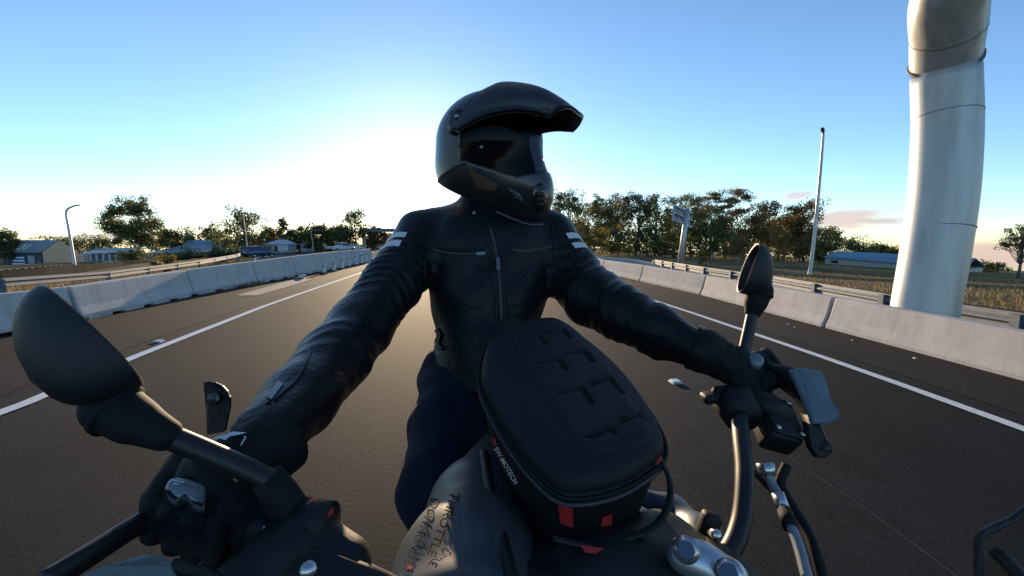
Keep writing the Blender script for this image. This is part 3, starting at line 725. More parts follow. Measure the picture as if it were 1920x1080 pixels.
# ------------------------------------------------------------ bollards and road litter
bol = mat('bollard_white', (.75, .73, .70), .6); bold = mat('bollard_dark', (.10, .10, .10), .7)
for i, (px, bs, tp_) in enumerate([(608, 512, 501), (627, 508, 497), (642, 503.5, 491.5), (655, 500, 488), (667, 497, 484.5), (678, 494.5, 482), (687, 492.5, 479.5), (696, 490.5, 477.5), (705, 488, 475), (713, 486, 473)]):
    p = G(px, bs); h = (bs - tp_) / FPX * p.y * 1.2; root = thing('bollard', f'short white flexible bollard in the left shoulder, {ordn[i]} of the row counted from the camera', 'bollard', tuple(p), 'bollards along the left shoulder')
    ob('base', tube([p, p + Vector((0, 0, .035)), p + Vector((0, 0, .05))], [.17, .16, .05], 14), bold, root)
    ob('post', tube([p + Vector((0, 0, .04)), p + Vector((0, 0, h))], [.085, .075], 12), bol, root)
    ob('cap', tube([p + Vector((0, 0, h - .01)), p + Vector((0, 0, h + .02)), p + Vector((0, 0, h + .04))], [.10, .10, .06], 12), bold, root)
p = G(560, 523.5); root = thing('broken_bollard', 'broken grey bollard base lying on the concrete patch', 'debris', tuple(p))
ob('base', tube([p, p + Vector((0, 0, .05)), p + Vector((0, 0, .07))], [.22, .20, .08], 12), bold, root); ob('stub', tube([p + Vector((0, 0, .06)), p + Vector((.22, .15, .16))], .05, 10), bol, root)
eye = mat('marker_white', (.75, .75, .72), .35)
for (px, py, lb) in ((1266, 717, 'white raised reflective marker in the lane, right of the bag'), (298, 641, 'white raised reflective marker beside the left edge line')):
    p = G(px, py); root = thing('road_marker', lb, 'road marker', tuple(p), 'raised road markers')
    ob('body', box(p + Vector((0, 0, .012)), (.10, .11, .026), R(8), .7), eye, root); ob('reflector', box(p + Vector((0, -.045, .012)), (.08, .03, .014), R(8)), mat('reflector', (.5, .5, .5), .15, .5), root)
lit = mat('litter', (.62, .60, .57), .8)
for i, (px, py) in enumerate(((433, 553), (500, 545), (648, 520), (1478, 609), (1490, 615), (1600, 640), (1712, 672), (430, 575))):
    p = G(px, py); v = [p + Vector((random.uniform(-.035, .035), random.uniform(-.06, .06), random.uniform(.006, .015))) for _ in range(5)] + [p + Vector((0, 0, .02))]
    ob('litter', (v, [(0, 1, 5), (1, 2, 5), (2, 3, 5), (3, 4, 5), (4, 0, 5)]), lit)
    tag(bpy.data.objects[-1] if False else COL.objects[-1], f'small pale scrap of litter on the ' + ('left' if px < 960 else 'right') + f' shoulder, {ordn[i]} from the left', 'litter', 'litter on the shoulders')
# ------------------------------------------------------------ buildings
def quadbox(p0, u, v, hgt):
    q = [p0, p0 + u, p0 + u + v, p0 + v]; q += [p + Vector((0, 0, hgt)) for p in q]
    return q, [(3, 2, 1, 0), (4, 5, 6, 7), (0, 1, 5, 4), (1, 2, 6, 5), (2, 3, 7, 6), (3, 0, 4, 7)]
def slab(a, b, c, d, n, th):
    q = [a, b, c, d]; q += [p + n * th for p in q]; return q, [(3, 2, 1, 0), (4, 5, 6, 7), (0, 1, 5, 4), (1, 2, 6, 5), (2, 3, 7, 6), (3, 0, 4, 7)]
zinc = mat('zinc_roof', (.26, .32, .36), .5, .3, col2=(.21, .26, .30), nscale=2, stretch=(8, 8, 1)); bricks = mat('warm_lit_peach_brick', (.74, .46, .31), .9, col2=(.66, .40, .27), nscale=6)  # peach brick, with warm sky light on the gable put into its colour
white_p = mat('white_print', (.8, .8, .8), .6); blue_b = mat('blue_banner', (.02, .035, .20), .6); dark_wall = mat('dark_wall', (.05, .055, .07), .8); cream = mat('cream_wall', (.50, .47, .41), .8)
win = mat('window_glass', (.02, .025, .03), .12, spec=.8)
def roof_shed():
    d = 78; A = W(82, 500, d)   # near left corner of the gable
    u = Vector((5.0, 3.2, 0)) * .78; v = Vector((-13.5, 1.2, 0)); e = W(80, 472, d).z - A.z; rz = W(99, 451, d).z - A.z; z0 = A.z - 1.2
    root = thing('shed_building', 'shed with zinc roof, white roof lettering, peach gable and blue banner at the left edge', 'building', (A.x, A.y, z0))
    B = Vector((A.x, A.y, z0))
    ob('wall', quadbox(B, u * .985, v, e + 1.2), dark_wall, root)
    g = [A, A + u, A + u + Vector((0, 0, e)), A + u * .5 + Vector((0, 0, rz)), A + Vector((0, 0, e))]; off = -v.normalized() * .06
    g = [p + off + (Vector((0, 0, -1.2)) if i < 2 else Vector()) for i, p in enumerate(g)]; g2 = [p + off * 2 for p in g]
    ob('gable_wall', (g + g2, [(4, 3, 2, 1, 0), (5, 6, 7, 8, 9)] + [(i, (i + 1) % 5, 5 + (i + 1) % 5, 5 + i) for i in range(5)]), bricks, root)
    eL, eR = A + Vector((0, 0, e)), A + u + Vector((0, 0, e)); rd = A + u * .5 + Vector((0, 0, rz)); ov = v * 1.02
    sl = (rd - eL); n = sl.cross(v).normalized(); n = -n if n.z < 0 else n
    rf = ob('roof', merge(slab(eL - sl * .1, rd, rd + ov, eL - sl * .1 + ov, n, .12), slab(rd, eR + (eR - rd) * .08, eR + (eR - rd) * .08 + ov, rd + ov, Vector((0, 0, 1)), .10)), zinc, root)
    tv, tf = text_vf('1001', 2.3, .05); ex = -v.normalized(); c = eL.lerp(rd, .36) + v * .44 + n * .16; sy = sl.normalized()
    ob('lettering', ([c + ex * p.x * 1.05 + sy * p.y for p in tv], tf), white_p, rf)
    fn = Vector((v.y, -v.x, 0)).normalized(); fn = -fn if fn.y > 0 else fn
    def face(a, b, z1, z2, o, m, name, par):
        q = [A + v * a + fn * o + Vector((0, 0, z1)), A + v * b + fn * o + Vector((0, 0, z1)), A + v * b + fn * o + Vector((0, 0, z2)), A + v * a + fn * o + Vector((0, 0, z2))]
        return ob(name, slab(*q, fn, .03), m, par)
    bn = face(.24, .50, -.2, e * .74, .04, blue_b, 'banner', root)
    for k, zz in enumerate((.15, .36, .57)): face(.27, .46 - .02 * k, e * zz - .05, e * zz + .22, .09, white_p, 'lettering', bn)
    face(.12, .22, -.2, e * .74, .04, mat('grey_panel', (.32, .34, .38), .7), 'shop_window', root); face(.02, .10, -.2, e * .70, .04, mat('clutter', (.14, .12, .13), .7, col2=(.05, .05, .06), nscale=2), 'door', root)
    face(.52, .95, -.2, e * .70, .04, mat('brick_bay', (.28, .17, .14), .8, col2=(.15, .11, .10), nscale=1.5), 'bay', root)
    face(0, 1, e * .80, e * .92, .05, mat('fascia', (.04, .04, .05), .7), 'fascia', root)
    an = ob('annex', quadbox(A + u * .62 - v.normalized() * .2 + Vector((0, 0, -.9)), u * .5, -v.normalized() * .9, e * .82 + .9), bricks, root)
    face(0.0, 1, -1.1, -.25, .3, concrete, 'plinth', root)
roof_shed()
def shelter():
    d = 66; A = W(150, 492, d); root = thing('shelter', 'low open shelter with blue back wall and pale flat awnings, left of the tallest gum', 'building', tuple(A)); s = d / FPX
    ob('wall', quadbox(A + Vector((0, 1.2, -.6)), Vector((85 * s, 0, 0)), Vector((0, 3, 0)), 1.9), mat('grey_block', (.22, .24, .27), .8), root)
    ob('awning', quadbox(A + Vector((6 * s, -.3, 15 * s)), Vector((70 * s, 1.0, 4 * s)), Vector((0, 2.2, .5)), .18), mat('pale_roof', (.55, .58, .60), .5), root)
    ob('upper_wall', quadbox(A + Vector((28 * s, 2.4, 16 * s)), Vector((46 * s, .5, 0)), Vector((0, 1, 0)), 7.5 * s), mat('blue_wall', (.03, .07, .30), .6), root)
    ob('upper_roof', quadbox(A + Vector((8 * s, 2.0, 24.5 * s)), Vector((80 * s, 1.0, 1.5 * s)), Vector((0, 3, 0)), .12), mat('grey_roof', (.30, .33, .35), .5), root)
    for k in range(6): ob('post', box(A + Vector(((10 + 12 * k) * s, -.1, 6 * s)), (.22, .22, 18 * s)), mat('white_post', (.5, .5, .5), .7), root)
    for k in range(4): ob('window', box(A + Vector(((16 + 13 * k) * s, 1.15, 9 * s)), (.7, .06, .55)), win, root)
shelter()
def hip_house():
    d = 86; s = d / FPX; A = W(292, 480, d)
    root = thing('house', 'long low house with a blue-grey hip roof and raised ridge', 'house', (A.x, A.y, A.z - .8)); 
    ob('wall', quadbox(A + Vector((.5, .8, -.9)), Vector((100 * s, 0, 0)), Vector((0, 9, 0)), .9 + 9 * s), mat('house_wall', (.20, .20, .21), .8), root)
    z1 = A.z + 8 * s; zr = A.z + 19 * s; zt = A.z + 30 * s; x0 = A.x - 2 * s; x1 = A.x + 112 * s; y0, y1 = A.y, A.y + 11
    a = [Vector((x0, y0, z1)), Vector((x1, y0, z1)), Vector((x1, y1, z1)), Vector((x0, y1, z1)), Vector((x0 + 26 * s, y0 + 3, zr)), Vector((x1 - 40 * s, y0 + 3, zr)), Vector((x1 - 40 * s, y1 - 3, zr)), Vector((x0 + 26 * s, y1 - 3, zr))]
    rf = ob('roof', (a, [(0, 1, 5, 4), (1, 2, 6, 5), (2, 3, 7, 6), (3, 0, 4, 7), (3, 2, 1, 0), (4, 5, 6, 7)]), mat('blue_grey_roof', (.24, .31, .37), .5, .2, nscale=1), root)
    b = [p.copy() for p in a[4:]]; b[0] += Vector((2 * s, .3, -.05)); b[1] += Vector((-2 * s, .3, -.05)); b[2] += Vector((-2 * s, -.3, -.05)); b[3] += Vector((2 * s, -.3, -.05))
    t_ = [Vector((b[0].x + 1 * s, y0 + 5, zt)), Vector((b[1].x - 4 * s, y0 + 5, zt)), Vector((b[1].x - 4 * s, y1 - 5, zt)), Vector((b[0].x + 1 * s, y1 - 5, zt))]
    ob('upper_roof', (b + t_, [(0, 1, 5, 4), (1, 2, 6, 5), (2, 3, 7, 6), (3, 0, 4, 7), (4, 5, 6, 7)]), MATS['blue_grey_roof'], rf)
    ob('veranda_roof', quadbox(Vector((A.x - 4 * s, A.y - 2.2, A.z + 5.2 * s)), Vector((118 * s, .2, 3 * s)), Vector((0, 2.4, .25)), .12), MATS['pale_roof'], root)
    for k in range(8): ob('post', box((A.x + (4 + 14 * k) * s, A.y - 2, A.z + 1.5 * s), (.14, .14, 10 * s)), MATS['white_post'], root)
hip_house()
def small_house(px, row, dp, wpx, hpx, label, seed):
    s = dp / FPX; A = W(px, row, dp); root = thing('house', label, 'house', (A.x, A.y, A.z - .6))
    wm = mat('white_wall', (.55, .56, .58), .8); ob('wall', quadbox(A + Vector((0, 0, -.7)), Vector((wpx * s, 0, 0)), Vector((0, 6, 0)), hpx * .55 * s + .7), wm, root)
    z = A.z + hpx * .55 * s; x0, x1 = A.x - .4, A.x + wpx * s + .4; y0, y1 = A.y - .5, A.y + 6.5; zr = A.z + hpx * s
    ob('roof', ([(x0, y0, z), (x1, y0, z), (x1, y1, z), (x0, y1, z), (x0 + wpx * s * .55, (y0 + y1) / 2, zr), (x1 - wpx * s * .25, (y0 + y1) / 2, zr)], [(0, 1, 5, 4), (1, 2, 5), (2, 3, 4, 5), (3, 0, 4), (3, 2, 1, 0)]), MATS['pale_roof'], root)
    for k in range(2): ob('window', box((A.x + wpx * s * (.3 + .4 * k), A.y - .03, A.z + hpx * .25 * s), (wpx * s * .2, .06, hpx * .25 * s)), win, root)
small_house(494, 470, 92, 36, 21, 'white house with a steep roof just right of the blue hatchback', 1)
small_house(564, 467, 100, 24, 15, 'small pale house left of the yellow diamond sign', 2)
small_house(690, 458.5, 125, 26, 10, 'pale house behind the far gantry', 3)
bb = W(522, 470, 84); root = thing('billboard', 'small white billboard in front of the white house', 'billboard', tuple(bb)); s = 84 / FPX
ob('panel', box(bb + Vector((8.5 * s, 0, 5 * s)), (18 * s, .1, 10 * s)), mat('white_board', (.62, .62, .62), .7), root)
for k in (-1, 1): ob('post', box(bb + Vector(((8.5 + 7 * k) * s, .12, 1.5 * s)), (.12, .1, 8 * s)), galv, root)
for k in range(3): ob('lettering', box(bb + Vector(((8 + k % 2) * s, -.07, (8 - 2.6 * k) * s)), ((13 - 3 * k) * s, .02, .9 * s)), mat('grey_print', (.25, .25, .27), .7), root)
# long dark fence in front of the buildings on the left
fp = [(-60, 512, 22), (0, 508, 23), (85, 501, 27), (140, 497, 31), (230, 490, 40), (330, 484, 52), (430, 474, 66), (520, 468, 80)]
root = thing('fence', 'dark paling fence running in front of the buildings on the left', 'fence', tuple(W(*fp[0]))); fm = mat('dark_fence', (.028, .030, .030), .95, col2=(.016, .020, .017), nscale=2, spec=.03)
for a, b in zip(fp[:-1], fp[1:]):
    p, q = W(*a), W(*b); n = 6
    for i in range(n):
        x, y = p.lerp(q, i / n), p.lerp(q, (i + .985) / n); t_ = (y - x); nn = Vector((-t_.y, t_.x, 0)).normalized()
        ob('panel', slab(Vector((x.x, x.y, T(x.x, x.y) - .4)), Vector((y.x, y.y, T(y.x, y.y) - .4)), y, x, nn, .05), fm, root)
        ob('post', box(x + nn * .1 + Vector((0, 0, -.45)), (.10, .10, 1.0)), fm, root)
d = 40; s = d / FPX
for i, (px, row, w_, h_, lb) in enumerate(((202, 506, 18, 15, 'pale green electrical cabinet behind the left guard rail, the taller'), (181, 507, 20, 9, 'pale green low electrical cabinet behind the left guard rail'))):
    p = W(px, row, d); root = thing('electrical_cabinet', lb, 'cabinet', tuple(p), 'electrical cabinets'); gm = mat('green_cabinet', (.30, .40, .38), .6)
    ob('body', rbox(p + Vector((w_ * s / 2, 0, h_ * s / 2 - .5)), (w_ * s, .7, h_ * s + 1.0), .02), gm, root); ob('lid', box(p + Vector((w_ * s / 2, 0, h_ * s + .02)), (w_ * s + .08, .8, .05)), gm, root)
    ob('door', box(p + Vector((w_ * s / 2, -.365, h_ * s * .45)), (w_ * s * .8, .02, h_ * s * .8)), gm, root)
def long_shed():
    d = 72; s = d / FPX; A = W(1546, 503, d); B = W(1800, 531, d - 14); z0 = min(A.z, B.z) - 1
    root = thing('long_shed', 'long cream shed with a blue metal roof in the field behind the gantry column', 'building', (A.x, A.y, z0))
    hA = W(1546, 483, d).z; hB = W(1800, 505, d - 14).z; u = Vector((B.x - A.x, B.y - A.y, 0)); v = Vector((-u.y, u.x, 0)).normalized() * 9
    q = [Vector((A.x, A.y, z0)), Vector((B.x, B.y, z0)), Vector((B.x, B.y, z0)) + v, Vector((A.x, A.y, z0)) + v]; hz = (hA + hB) / 2
    top = [Vector((p.x, p.y, hA if i in (0, 3) else hB)) for i, p in enumerate(q)]
    ob('wall', (q + top, [(3, 2, 1, 0), (4, 5, 6, 7), (0, 1, 5, 4), (1, 2, 6, 5), (2, 3, 7, 6), (3, 0, 4, 7)]), cream, root)
    ov = u.normalized() * .25; o2 = v.normalized() * .3
    e = [top[0] - ov - o2 + Vector((0, 0, .03)), top[1] + ov - o2 + Vector((0, 0, .03)), top[1] + ov + v * .5 + Vector((0, 0, 1.35)), top[0] - ov + v * .5 + Vector((0, 0, 1.0)), top[1] + ov + v + o2 + Vector((0, 0, .03)), top[0] - ov + v + o2 + Vector((0, 0, .03))]
    ob('roof', merge(slab(e[0], e[1], e[2], e[3], Vector((0, 0, 1)), .10), slab(e[3], e[2], e[4], e[5], Vector((0, 0, 1)), .09)), mat('blue_roof', (.10, .22, .30), .45, .2, nscale=1), root)
    c = top[0] + u * .085 - v.normalized() * .03 + Vector((0, 0, -.65)); ob('window', box(c, (.95, .08, .42), math.atan2(u.y, u.x)), win, root)
    ob('gable_wall', ([top[0] + Vector((0, 0, 0)) - ov * .02, top[3] - ov * .02, (top[0] + top[3]) / 2 + Vector((0, 0, 1.0)) - ov * .02], [(0, 1, 2)]), cream, root)
long_shed()
# dark low hill on the far right
hv, hf = [], []
hm = mat('far_hill', (.045, .055, .075), .9, nscale=.01)
for i in range(41):
    px = 1500 + i * 22; dd = 1500; zt = 505 + 5 * math.sin(i * .35) + 2 * math.sin(i * 1.1) + max(0, (1800 - px) * .05)
    hv += [W(px, 600, dd), W(px, min(zt, 520), dd), W(px, 600, dd + 500)]
    if i: a = 3 * i; hf += [(a - 3, a, a + 1, a - 2), (a - 2, a + 1, a + 2, a - 1)]
tag(ob('hill', (hv, hf), hm, smooth=True), kind='structure')

# ------------------------------------------------------------ vehicles
tyre_m = mat('tyre', (.02, .02, .02), .85); rim_m = mat('rim', (.45, .46, .48), .35, .8); red_l = mat('tail_light_red', (.35, .01, .01), .3); head_l = mat('head_light', (.7, .7, .7), .15)
def wheel(parent, M, r, w):
    def lathe(prof, n=20):
        V, F = [], []
        for i in range(n):
            a = 2 * math.pi * i / n
            for rad, y in prof: V.append(M @ Vector((math.cos(a) * rad, y, math.sin(a) * rad)))
        k = len(prof)
        for i in range(n):
            for j in range(k - 1):
                a, b = i * k + j, ((i + 1) % n) * k + j; F.append((a, b, b + 1, a + 1))
        return V, F
    wh = ob('wheel', lathe([(r * .62, -w / 2), (r * .95, -w / 2), (r, -w * .32), (r, w * .32), (r * .95, w / 2), (r * .62, w / 2)]), tyre_m, parent, True)
    ob('rim', lathe([(.02, -w * .42), (r * .2, -w * .44), (r * .58, -w * .36), (r * .64, -w * .46), (r * .64, w * .46), (r * .58, w * .36), (r * .2, w * .44), (.02, w * .42)]), rim_m, wh, True)
def car(name, label, loc, heading, paintm, style, cat):
    """nose along local +x"""
    root = thing(name, label, cat, loc); M = Matrix.Translation(loc) @ Matrix.Rotation(heading, 4, 'Z')
    def loft(secs, m, nm, par=root, smooth=True):
        V, F = [], []; n = len(secs[0])
        for s in secs: V += [M @ Vector(p) for p in s]
        for i in range(len(secs) - 1):
            for j in range(n): F.append((i * n + j, i * n + (j + 1) % n, (i + 1) * n + (j + 1) % n, (i + 1) * n + j))
        F += [tuple(range(n))[::-1], tuple(range((len(secs) - 1) * n, len(secs) * n))]
        return ob(nm, (V, F), m, par, smooth)
    if style == 'hatch': L, wd, cab = 4.1, 1.75, [(-1.95, .95), (-1.55, 1.46), (-.3, 1.52), (.45, 1.42), (1.25, .98)]; belt = [(-2.05, .5, .35), (-2.0, .95, .3), (-1.2, 1.0, .25), (.6, .98, .25), (1.3, .95, .25), (1.85, .80, .28), (2.05, .55, .35)]
    elif style == 'ute': L, wd, cab = 5.2, 1.85, [(-.55, 1.12), (-.45, 1.72), (.55, 1.76), (.9, 1.66), (1.45, 1.12)]; belt = [(-2.6, .62, .5), (-2.55, 1.08, .45), (-.6, 1.10, .4), (1.4, 1.12, .4), (2.3, 1.02, .42), (2.58, .7, .5)]
    else: L, wd, cab = 4.5, 1.78, [(-1.7, 1.0), (-.9, 1.42), (.3, 1.45), (1.15, 1.0)]; belt = [(-2.2, .55, .35), (-2.1, .98, .3), (1.2, .97, .28), (2.0, .8, .3), (2.2, .55, .36)]
    hw = wd / 2
    secs = [[(x, -hw * .93, lo), (x, -hw, lo + (zt - lo) * .4), (x, -hw * .96, zt * .97), (x, -hw * .86, zt), (x, hw * .86, zt), (x, hw * .96, zt * .97), (x, hw, lo + (zt - lo) * .4), (x, hw * .93, lo)] for x, zt, lo in belt]
    body = loft(secs, paintm, 'body')
    zb = min(c[1] for c in cab)
    cabv = [[(x, -hw * (.92 if z < zb + .1 else .74), z), (x, hw * (.92 if z < zb + .1 else .74), z), (x, hw * .86, zb - .15), (x, -hw * .86, zb - .15)] for x, z in cab]
    loft(cabv, paintm, 'cabin', root, False)
    xs = [c[0] for c in cab]; zt = max(c[1] for c in cab)
    for sd in (-1, 1):
        segs = [(xs[1] - .12, xs[1] + .55), (xs[1] + .62, xs[-2] + .1), ] if style != 'ute' else [(xs[0] + .18, .3), (.38, xs[-2] + .15)]
        for a, b in segs:
            y0, y1 = sd * (hw * .905 + .012), sd * (hw * .77 + .02)
            ob('window', ([M @ Vector(p) for p in ((a - .05, y0, zb + .06), (b + .18, y0, zb + .06), (b, y1, zt - .14), (a + .1, y1, zt - .14))], [(0, 1, 2, 3)]), win, root)
    def glass(i0, i1, t0, t1):
        (x0, z0), (x1, z1) = cab[i0], cab[i1]; q = []
        for t in (t0, t1):
            x, z = x0 + (x1 - x0) * t, z0 + (z1 - z0) * t; y = hw * (.80 - .10 * t); s_ = .025 if x1 > x0 and i0 == 0 else -.025
            q += [(x - .03 * (1 if i0 == 0 else -1), -y, z + .02), (x - .03 * (1 if i0 == 0 else -1), y, z + .02)]
        return [M @ Vector(p) for p in (q[0], q[1], q[3], q[2])], [(0, 1, 2, 3)]
    ob('windscreen', glass(len(cab) - 1, len(cab) - 2, .12, .92), win, root); ob('rear_window', glass(0, 1, .2, .92), win, root)
    wr = .31 if style != 'ute' else .38
    for x in (-L * .31, L * .32):
        for sd in (-1, 1): wheel(root, M @ Matrix.Translation((x, sd * (hw - .10), wr)), wr, .22)
    for sd in (-1, 1):
        ob('tail_light', box((belt[0][0] - .01, sd * hw * .78, belt[1][1] * .78), (.10, .22, .22), M=M), red_l, root)
        ob('headlight', box((belt[-1][0] - .06, sd * hw * .72, belt[-1][1] * 1.05), (.16, .34, .14), M=M), head_l, root)
        ob('wing_mirror', box((xs[-2] + .35, sd * (hw + .09), zb + .08), (.14, .2, .13), M=M), paintm, root)
    ob('number_plate', box((belt[0][0] - .02, 0, .62), (.03, .42, .12), M=M), mat('plate', (.65, .65, .62), .5), root)
    ob('rear_bumper', box((belt[0][0] + .02, 0, belt[0][2] + .08), (.16, wd * .92, .22), M=M), mat('bumper_black', (.03, .03, .03), .7), root)
    if style == 'ute':
        ob('tub', box((-1.6, 0, 1.06), (1.8, wd * .78, .1), M=M), MATS['bumper_black'], root)
        ob('tailgate_stripe', box((-2.585, 0, .86), (.02, wd * .6, .06), M=M), MATS['bumper_black'], root)
blue_car = mat('blue_car_paint', (.07, .13, .22), .25, .4, nscale=1, coat=.6); white_car = mat('white_car_paint', (.62, .62, .61), .3, 0, nscale=1, coat=.4); silver_car = mat('silver_car_paint', (.42, .44, .46), .3, .3, nscale=1, coat=.4)
p = at(486, 57); car('hatchback_car', 'dark blue hatchback on the opposite road, left of the rider', tuple(p + Vector((0, 0, .0))), R(70), blue_car, 'hatch', 'car')
p = at(641, 74); car('pickup_truck', 'white dual-cab pickup truck driving away on the opposite road', tuple(p + Vector((0, 0, .0))), R(62), white_car, 'ute', 'pickup')
p = at(661, 84); car('sedan_car', 'white car partly hidden in front of the pickup', tuple(p), R(50), white_car, 'sedan', 'car')
p = at(1250, 92); car('sedan_car', 'pale car parked under the right-hand gums', tuple(p), R(170), silver_car, 'sedan', 'car')
# ------------------------------------------------------------ motorcycle
blackp = mat('satin_black_plastic', (.009, .0095, .011), .5, spec=.3, bump=.25, bscale=900, nscale=30)
blackpg = mat('grained_plastic', (.015, .0165, .020), .5, spec=.4, bump=.25, bscale=900, nscale=30)
rubber = mat('black_rubber', (.008, .008, .009), .75, spec=.25, nscale=20)
barm = mat('bar_black_metal', (.016, .0155, .016), .45, .25, nscale=30)
silver = mat('silver_alloy', (.55, .57, .60), .38, .85, col2=(.48, .50, .53), nscale=40)
steel = mat('bright_steel', (.60, .60, .60), .25, .9)
guardm = mat('hand_guard_plastic', (.10, .14, .165), .5, bump=.3, bscale=500, nscale=20)
tankm = mat('tank_grey_paint', (.060, .062, .066), .5, .2, nscale=2, col2=(.053, .055, .058), coat=.05)
tankp = mat('tank_blue_grey_panel', (.045, .054, .070), .45, .2, nscale=2, coat=.2)
redp = mat('red_plastic', (.45, .02, .025), .35, nscale=10)
hosem = mat('braided_hose', (.22, .25, .29), .5, .3, nscale=300)
frontd = Vector((.17, -.985, 0)).normalized()
bike = thing('motorcycle', 'dark naked motorcycle ridden towards the camera, seen from its front', 'motorcycle', (.05, .55, 0))

# tank by signed distance: a broad-shouldered body, narrow at the seat
tN = [(W(930, 862, .86), .052), (W(898, 955, .70), .076), (W(878, 1080, .56), .090), (W(870, 1200, .48), .10)]
def tank_f(P):
    return chain(P, tN, .03)
lo, hi = bounds([p for p, _ in tN] + [W(1010, 1080, .64), W(1000, 1200, .5)], .15)
tank = ob('tank', nets(tank_f, lo, hi, .008), tankm, bike, True); tank_t = bvh(tank)
# blue-grey side panel laid on the tank, right of the lettering
def patch_on(tree, poly, off, n=10):
    """a closed curved patch given by its four photo corners"""
    V, F = [], []
    a, b, c, d = [np.array(q, float) for q in poly]
    for i in range(n + 1):
        for j in range(n + 1):
            u, v = i / n, j / n; p = (a * (1 - u) + b * u) * (1 - v) + (d * (1 - u) + c * u) * v; V.append(onto(tree, p[0], p[1], off))
    for i in range(n):
        for j in range(n):
            q = (i * (n + 1) + j, i * (n + 1) + j + 1, (i + 1) * (n + 1) + j + 1, (i + 1) * (n + 1) + j)
            if all(V[k] is not None for k in q): F.append(q)
    return [p if p is not None else Vector() for p in V], F
def clean(vf):
    v, f = vf; used = sorted({i for q in f for i in q}); mp_ = {o: i for i, o in enumerate(used)}
    return [v[i] for i in used], [tuple(mp_[i] for i in q) for q in f]
ob('side_panel', clean(patch_on(tank_t, ((864, 944), (902, 935), (944, 1082), (868, 1082)), .0015, 14)), tankp, tank, True)
letter_d = mat('dark_lettering', (.006, .006, .007), .8, spec=.1); letter_g = mat('grey_lettering', (.022, .022, .024), .8, spec=.1)
ob('lettering', clean(text_on(tank_t, 'THROTTLE', 832, 986, 23, R(111), .0025, 1.12, .012)), letter_d, tank)
ob('lettering', clean(text_on(tank_t, 'DOWNUNDER', 790, 1004, 20, R(112), .0025, 1.10, .012)), letter_g, tank)
hp = [onto(tank_t, 771 + 7 * math.cos(t) * (1 if k % 2 == 0 else .45), 1067 + 7 * math.sin(t) * (1 if k % 2 == 0 else .45), .003) for k, t in enumerate(np.linspace(0, 2 * math.pi, 11)[:-1])]
if all(h is not None for h in hp): ob('star_mark', (hp, [tuple(range(10))]), mat('red_print', (.5, .03, .03), .5), tank)

cN = [(W(985, 900, .88), .06), (W(1030, 1080, .66), .10), (W(1010, 1200, .52), .10)]
lo, hi = bounds([p for p, _ in cN], .13); ob('tank_cover', nets(lambda P: chain(P, cN, .03), lo, hi, .009), mat('black_cover', (.008, .008, .010), .55), bike, True)
# mirrors: housing, glass, boot, stem, clamp sleeve
def mirror(pts_line, depth, bulge_px, thick, boot, stem, sleeve, label_side, dtilt, flip, skew):
    (x0, y0), (x1, y1) = pts_line; a, b = W(x0, y0, depth), W(x1, y1, depth)
    c = (a + b) / 2; e1 = (b - a).normalized(); half = (b - a).length / 2
    ray = (c - CAMP).normalized(); e3 = (ray - e1 * ray.dot(e1)).normalized(); n = e3.cross(e1).normalized()
    rb = (W(*bulge_px, 1) - CAMP).normalized(); bp_ = CAMP + rb * ((c - CAMP).dot(rb)); dep = (bp_ - c).dot(n)
    if dep < 0: n, dep, e3 = -n, -dep, -e3
    if dtilt:                                        # turn the glass a little towards the camera
        q = Matrix.Rotation(dtilt, 3, e1); q = q if (q @ n).dot(ray) * math.copysign(1, flip) > 0 else Matrix.Rotation(-dtilt, 3, e1); n = q @ n; e3 = q @ e3
    fr = Frame(c, e1, n, e3)
    bp = [(W(*p[:3]), p[3]) for p in boot]
    V, F = [], []; nr, ns_ = 40, 14
    def rimpt(t, sc): return math.copysign(abs(math.cos(t)) ** .9, math.cos(t)) * half * sc, math.copysign(abs(math.sin(t)) ** .88, math.sin(t)) * thick * sc
    rows = [(.90, .012), (.925, 0.0), (.985, -.003), (1.0, .001)] + [(max(.001, (1 - (k / ns_) ** 2.1) ** .5), None if k else .004) for k in range(1, ns_ + 1)]
    kk_ = 0
    for r_, (sc, y_) in enumerate(rows):
        if y_ is None: kk_ += 1
        for i_ in range(nr):
            x_, z_ = rimpt(2 * math.pi * i_ / nr, sc); s_ = (x_ / half + 1) / 2
            yy = y_ if y_ is not None else dep * (.80 + .30 * s_) * (kk_ / ns_)
            if y_ is None: x_ += half * skew * (kk_ / ns_) ** 1.5
            V.append(fr.w((x_, yy, z_)))
    for r_ in range(len(rows) - 1):
        for i_ in range(nr): a_ = r_ * nr + i_; b_ = r_ * nr + (i_ + 1) % nr; F.append((a_, b_, b_ + nr, a_ + nr))
    F.append(tuple(range((len(rows) - 1) * nr, len(rows) * nr)))
    m = ob('mirror', (V, F), blackpg, bike, True); m['label'] = label_side
    gl = [fr.w((math.copysign(abs(math.cos(t)) ** .87, math.cos(t)) * half * .92, .008, math.copysign(abs(math.sin(t)) ** .9, math.sin(t)) * thick * .91)) for t in np.linspace(0, 2 * math.pi, 33)[:-1]]
    ob('mirror_glass', (gl, [tuple(range(32))]), mat('mirror_glass', (.02, .022, .025), .06, 0.0, spec=.6), m)
    lo, hi = bounds([p for p, _ in bp], .06)
    ob('boot', nets(lambda P: chain(P, bp, .004), lo, hi, .0035), rubber, m, True)
    (ca, ra) = bp[0]; t = (bp[1][0] - ca).normalized(); ob('boot_ring', tube([ca + t * .002, ca + t * .008], ra * 1.06, 24), rubber, m, True)
    sp = [W(*p[:3]) for p in stem]; ob('stem', tube(catmull(sp, 6), stem[0][3], 16), barm, m, True)
    sl = [W(*p[:3]) for p in sleeve]; ob('sleeve', tube(sl, [p[3] for p in sleeve], 20), rubber, m, True)
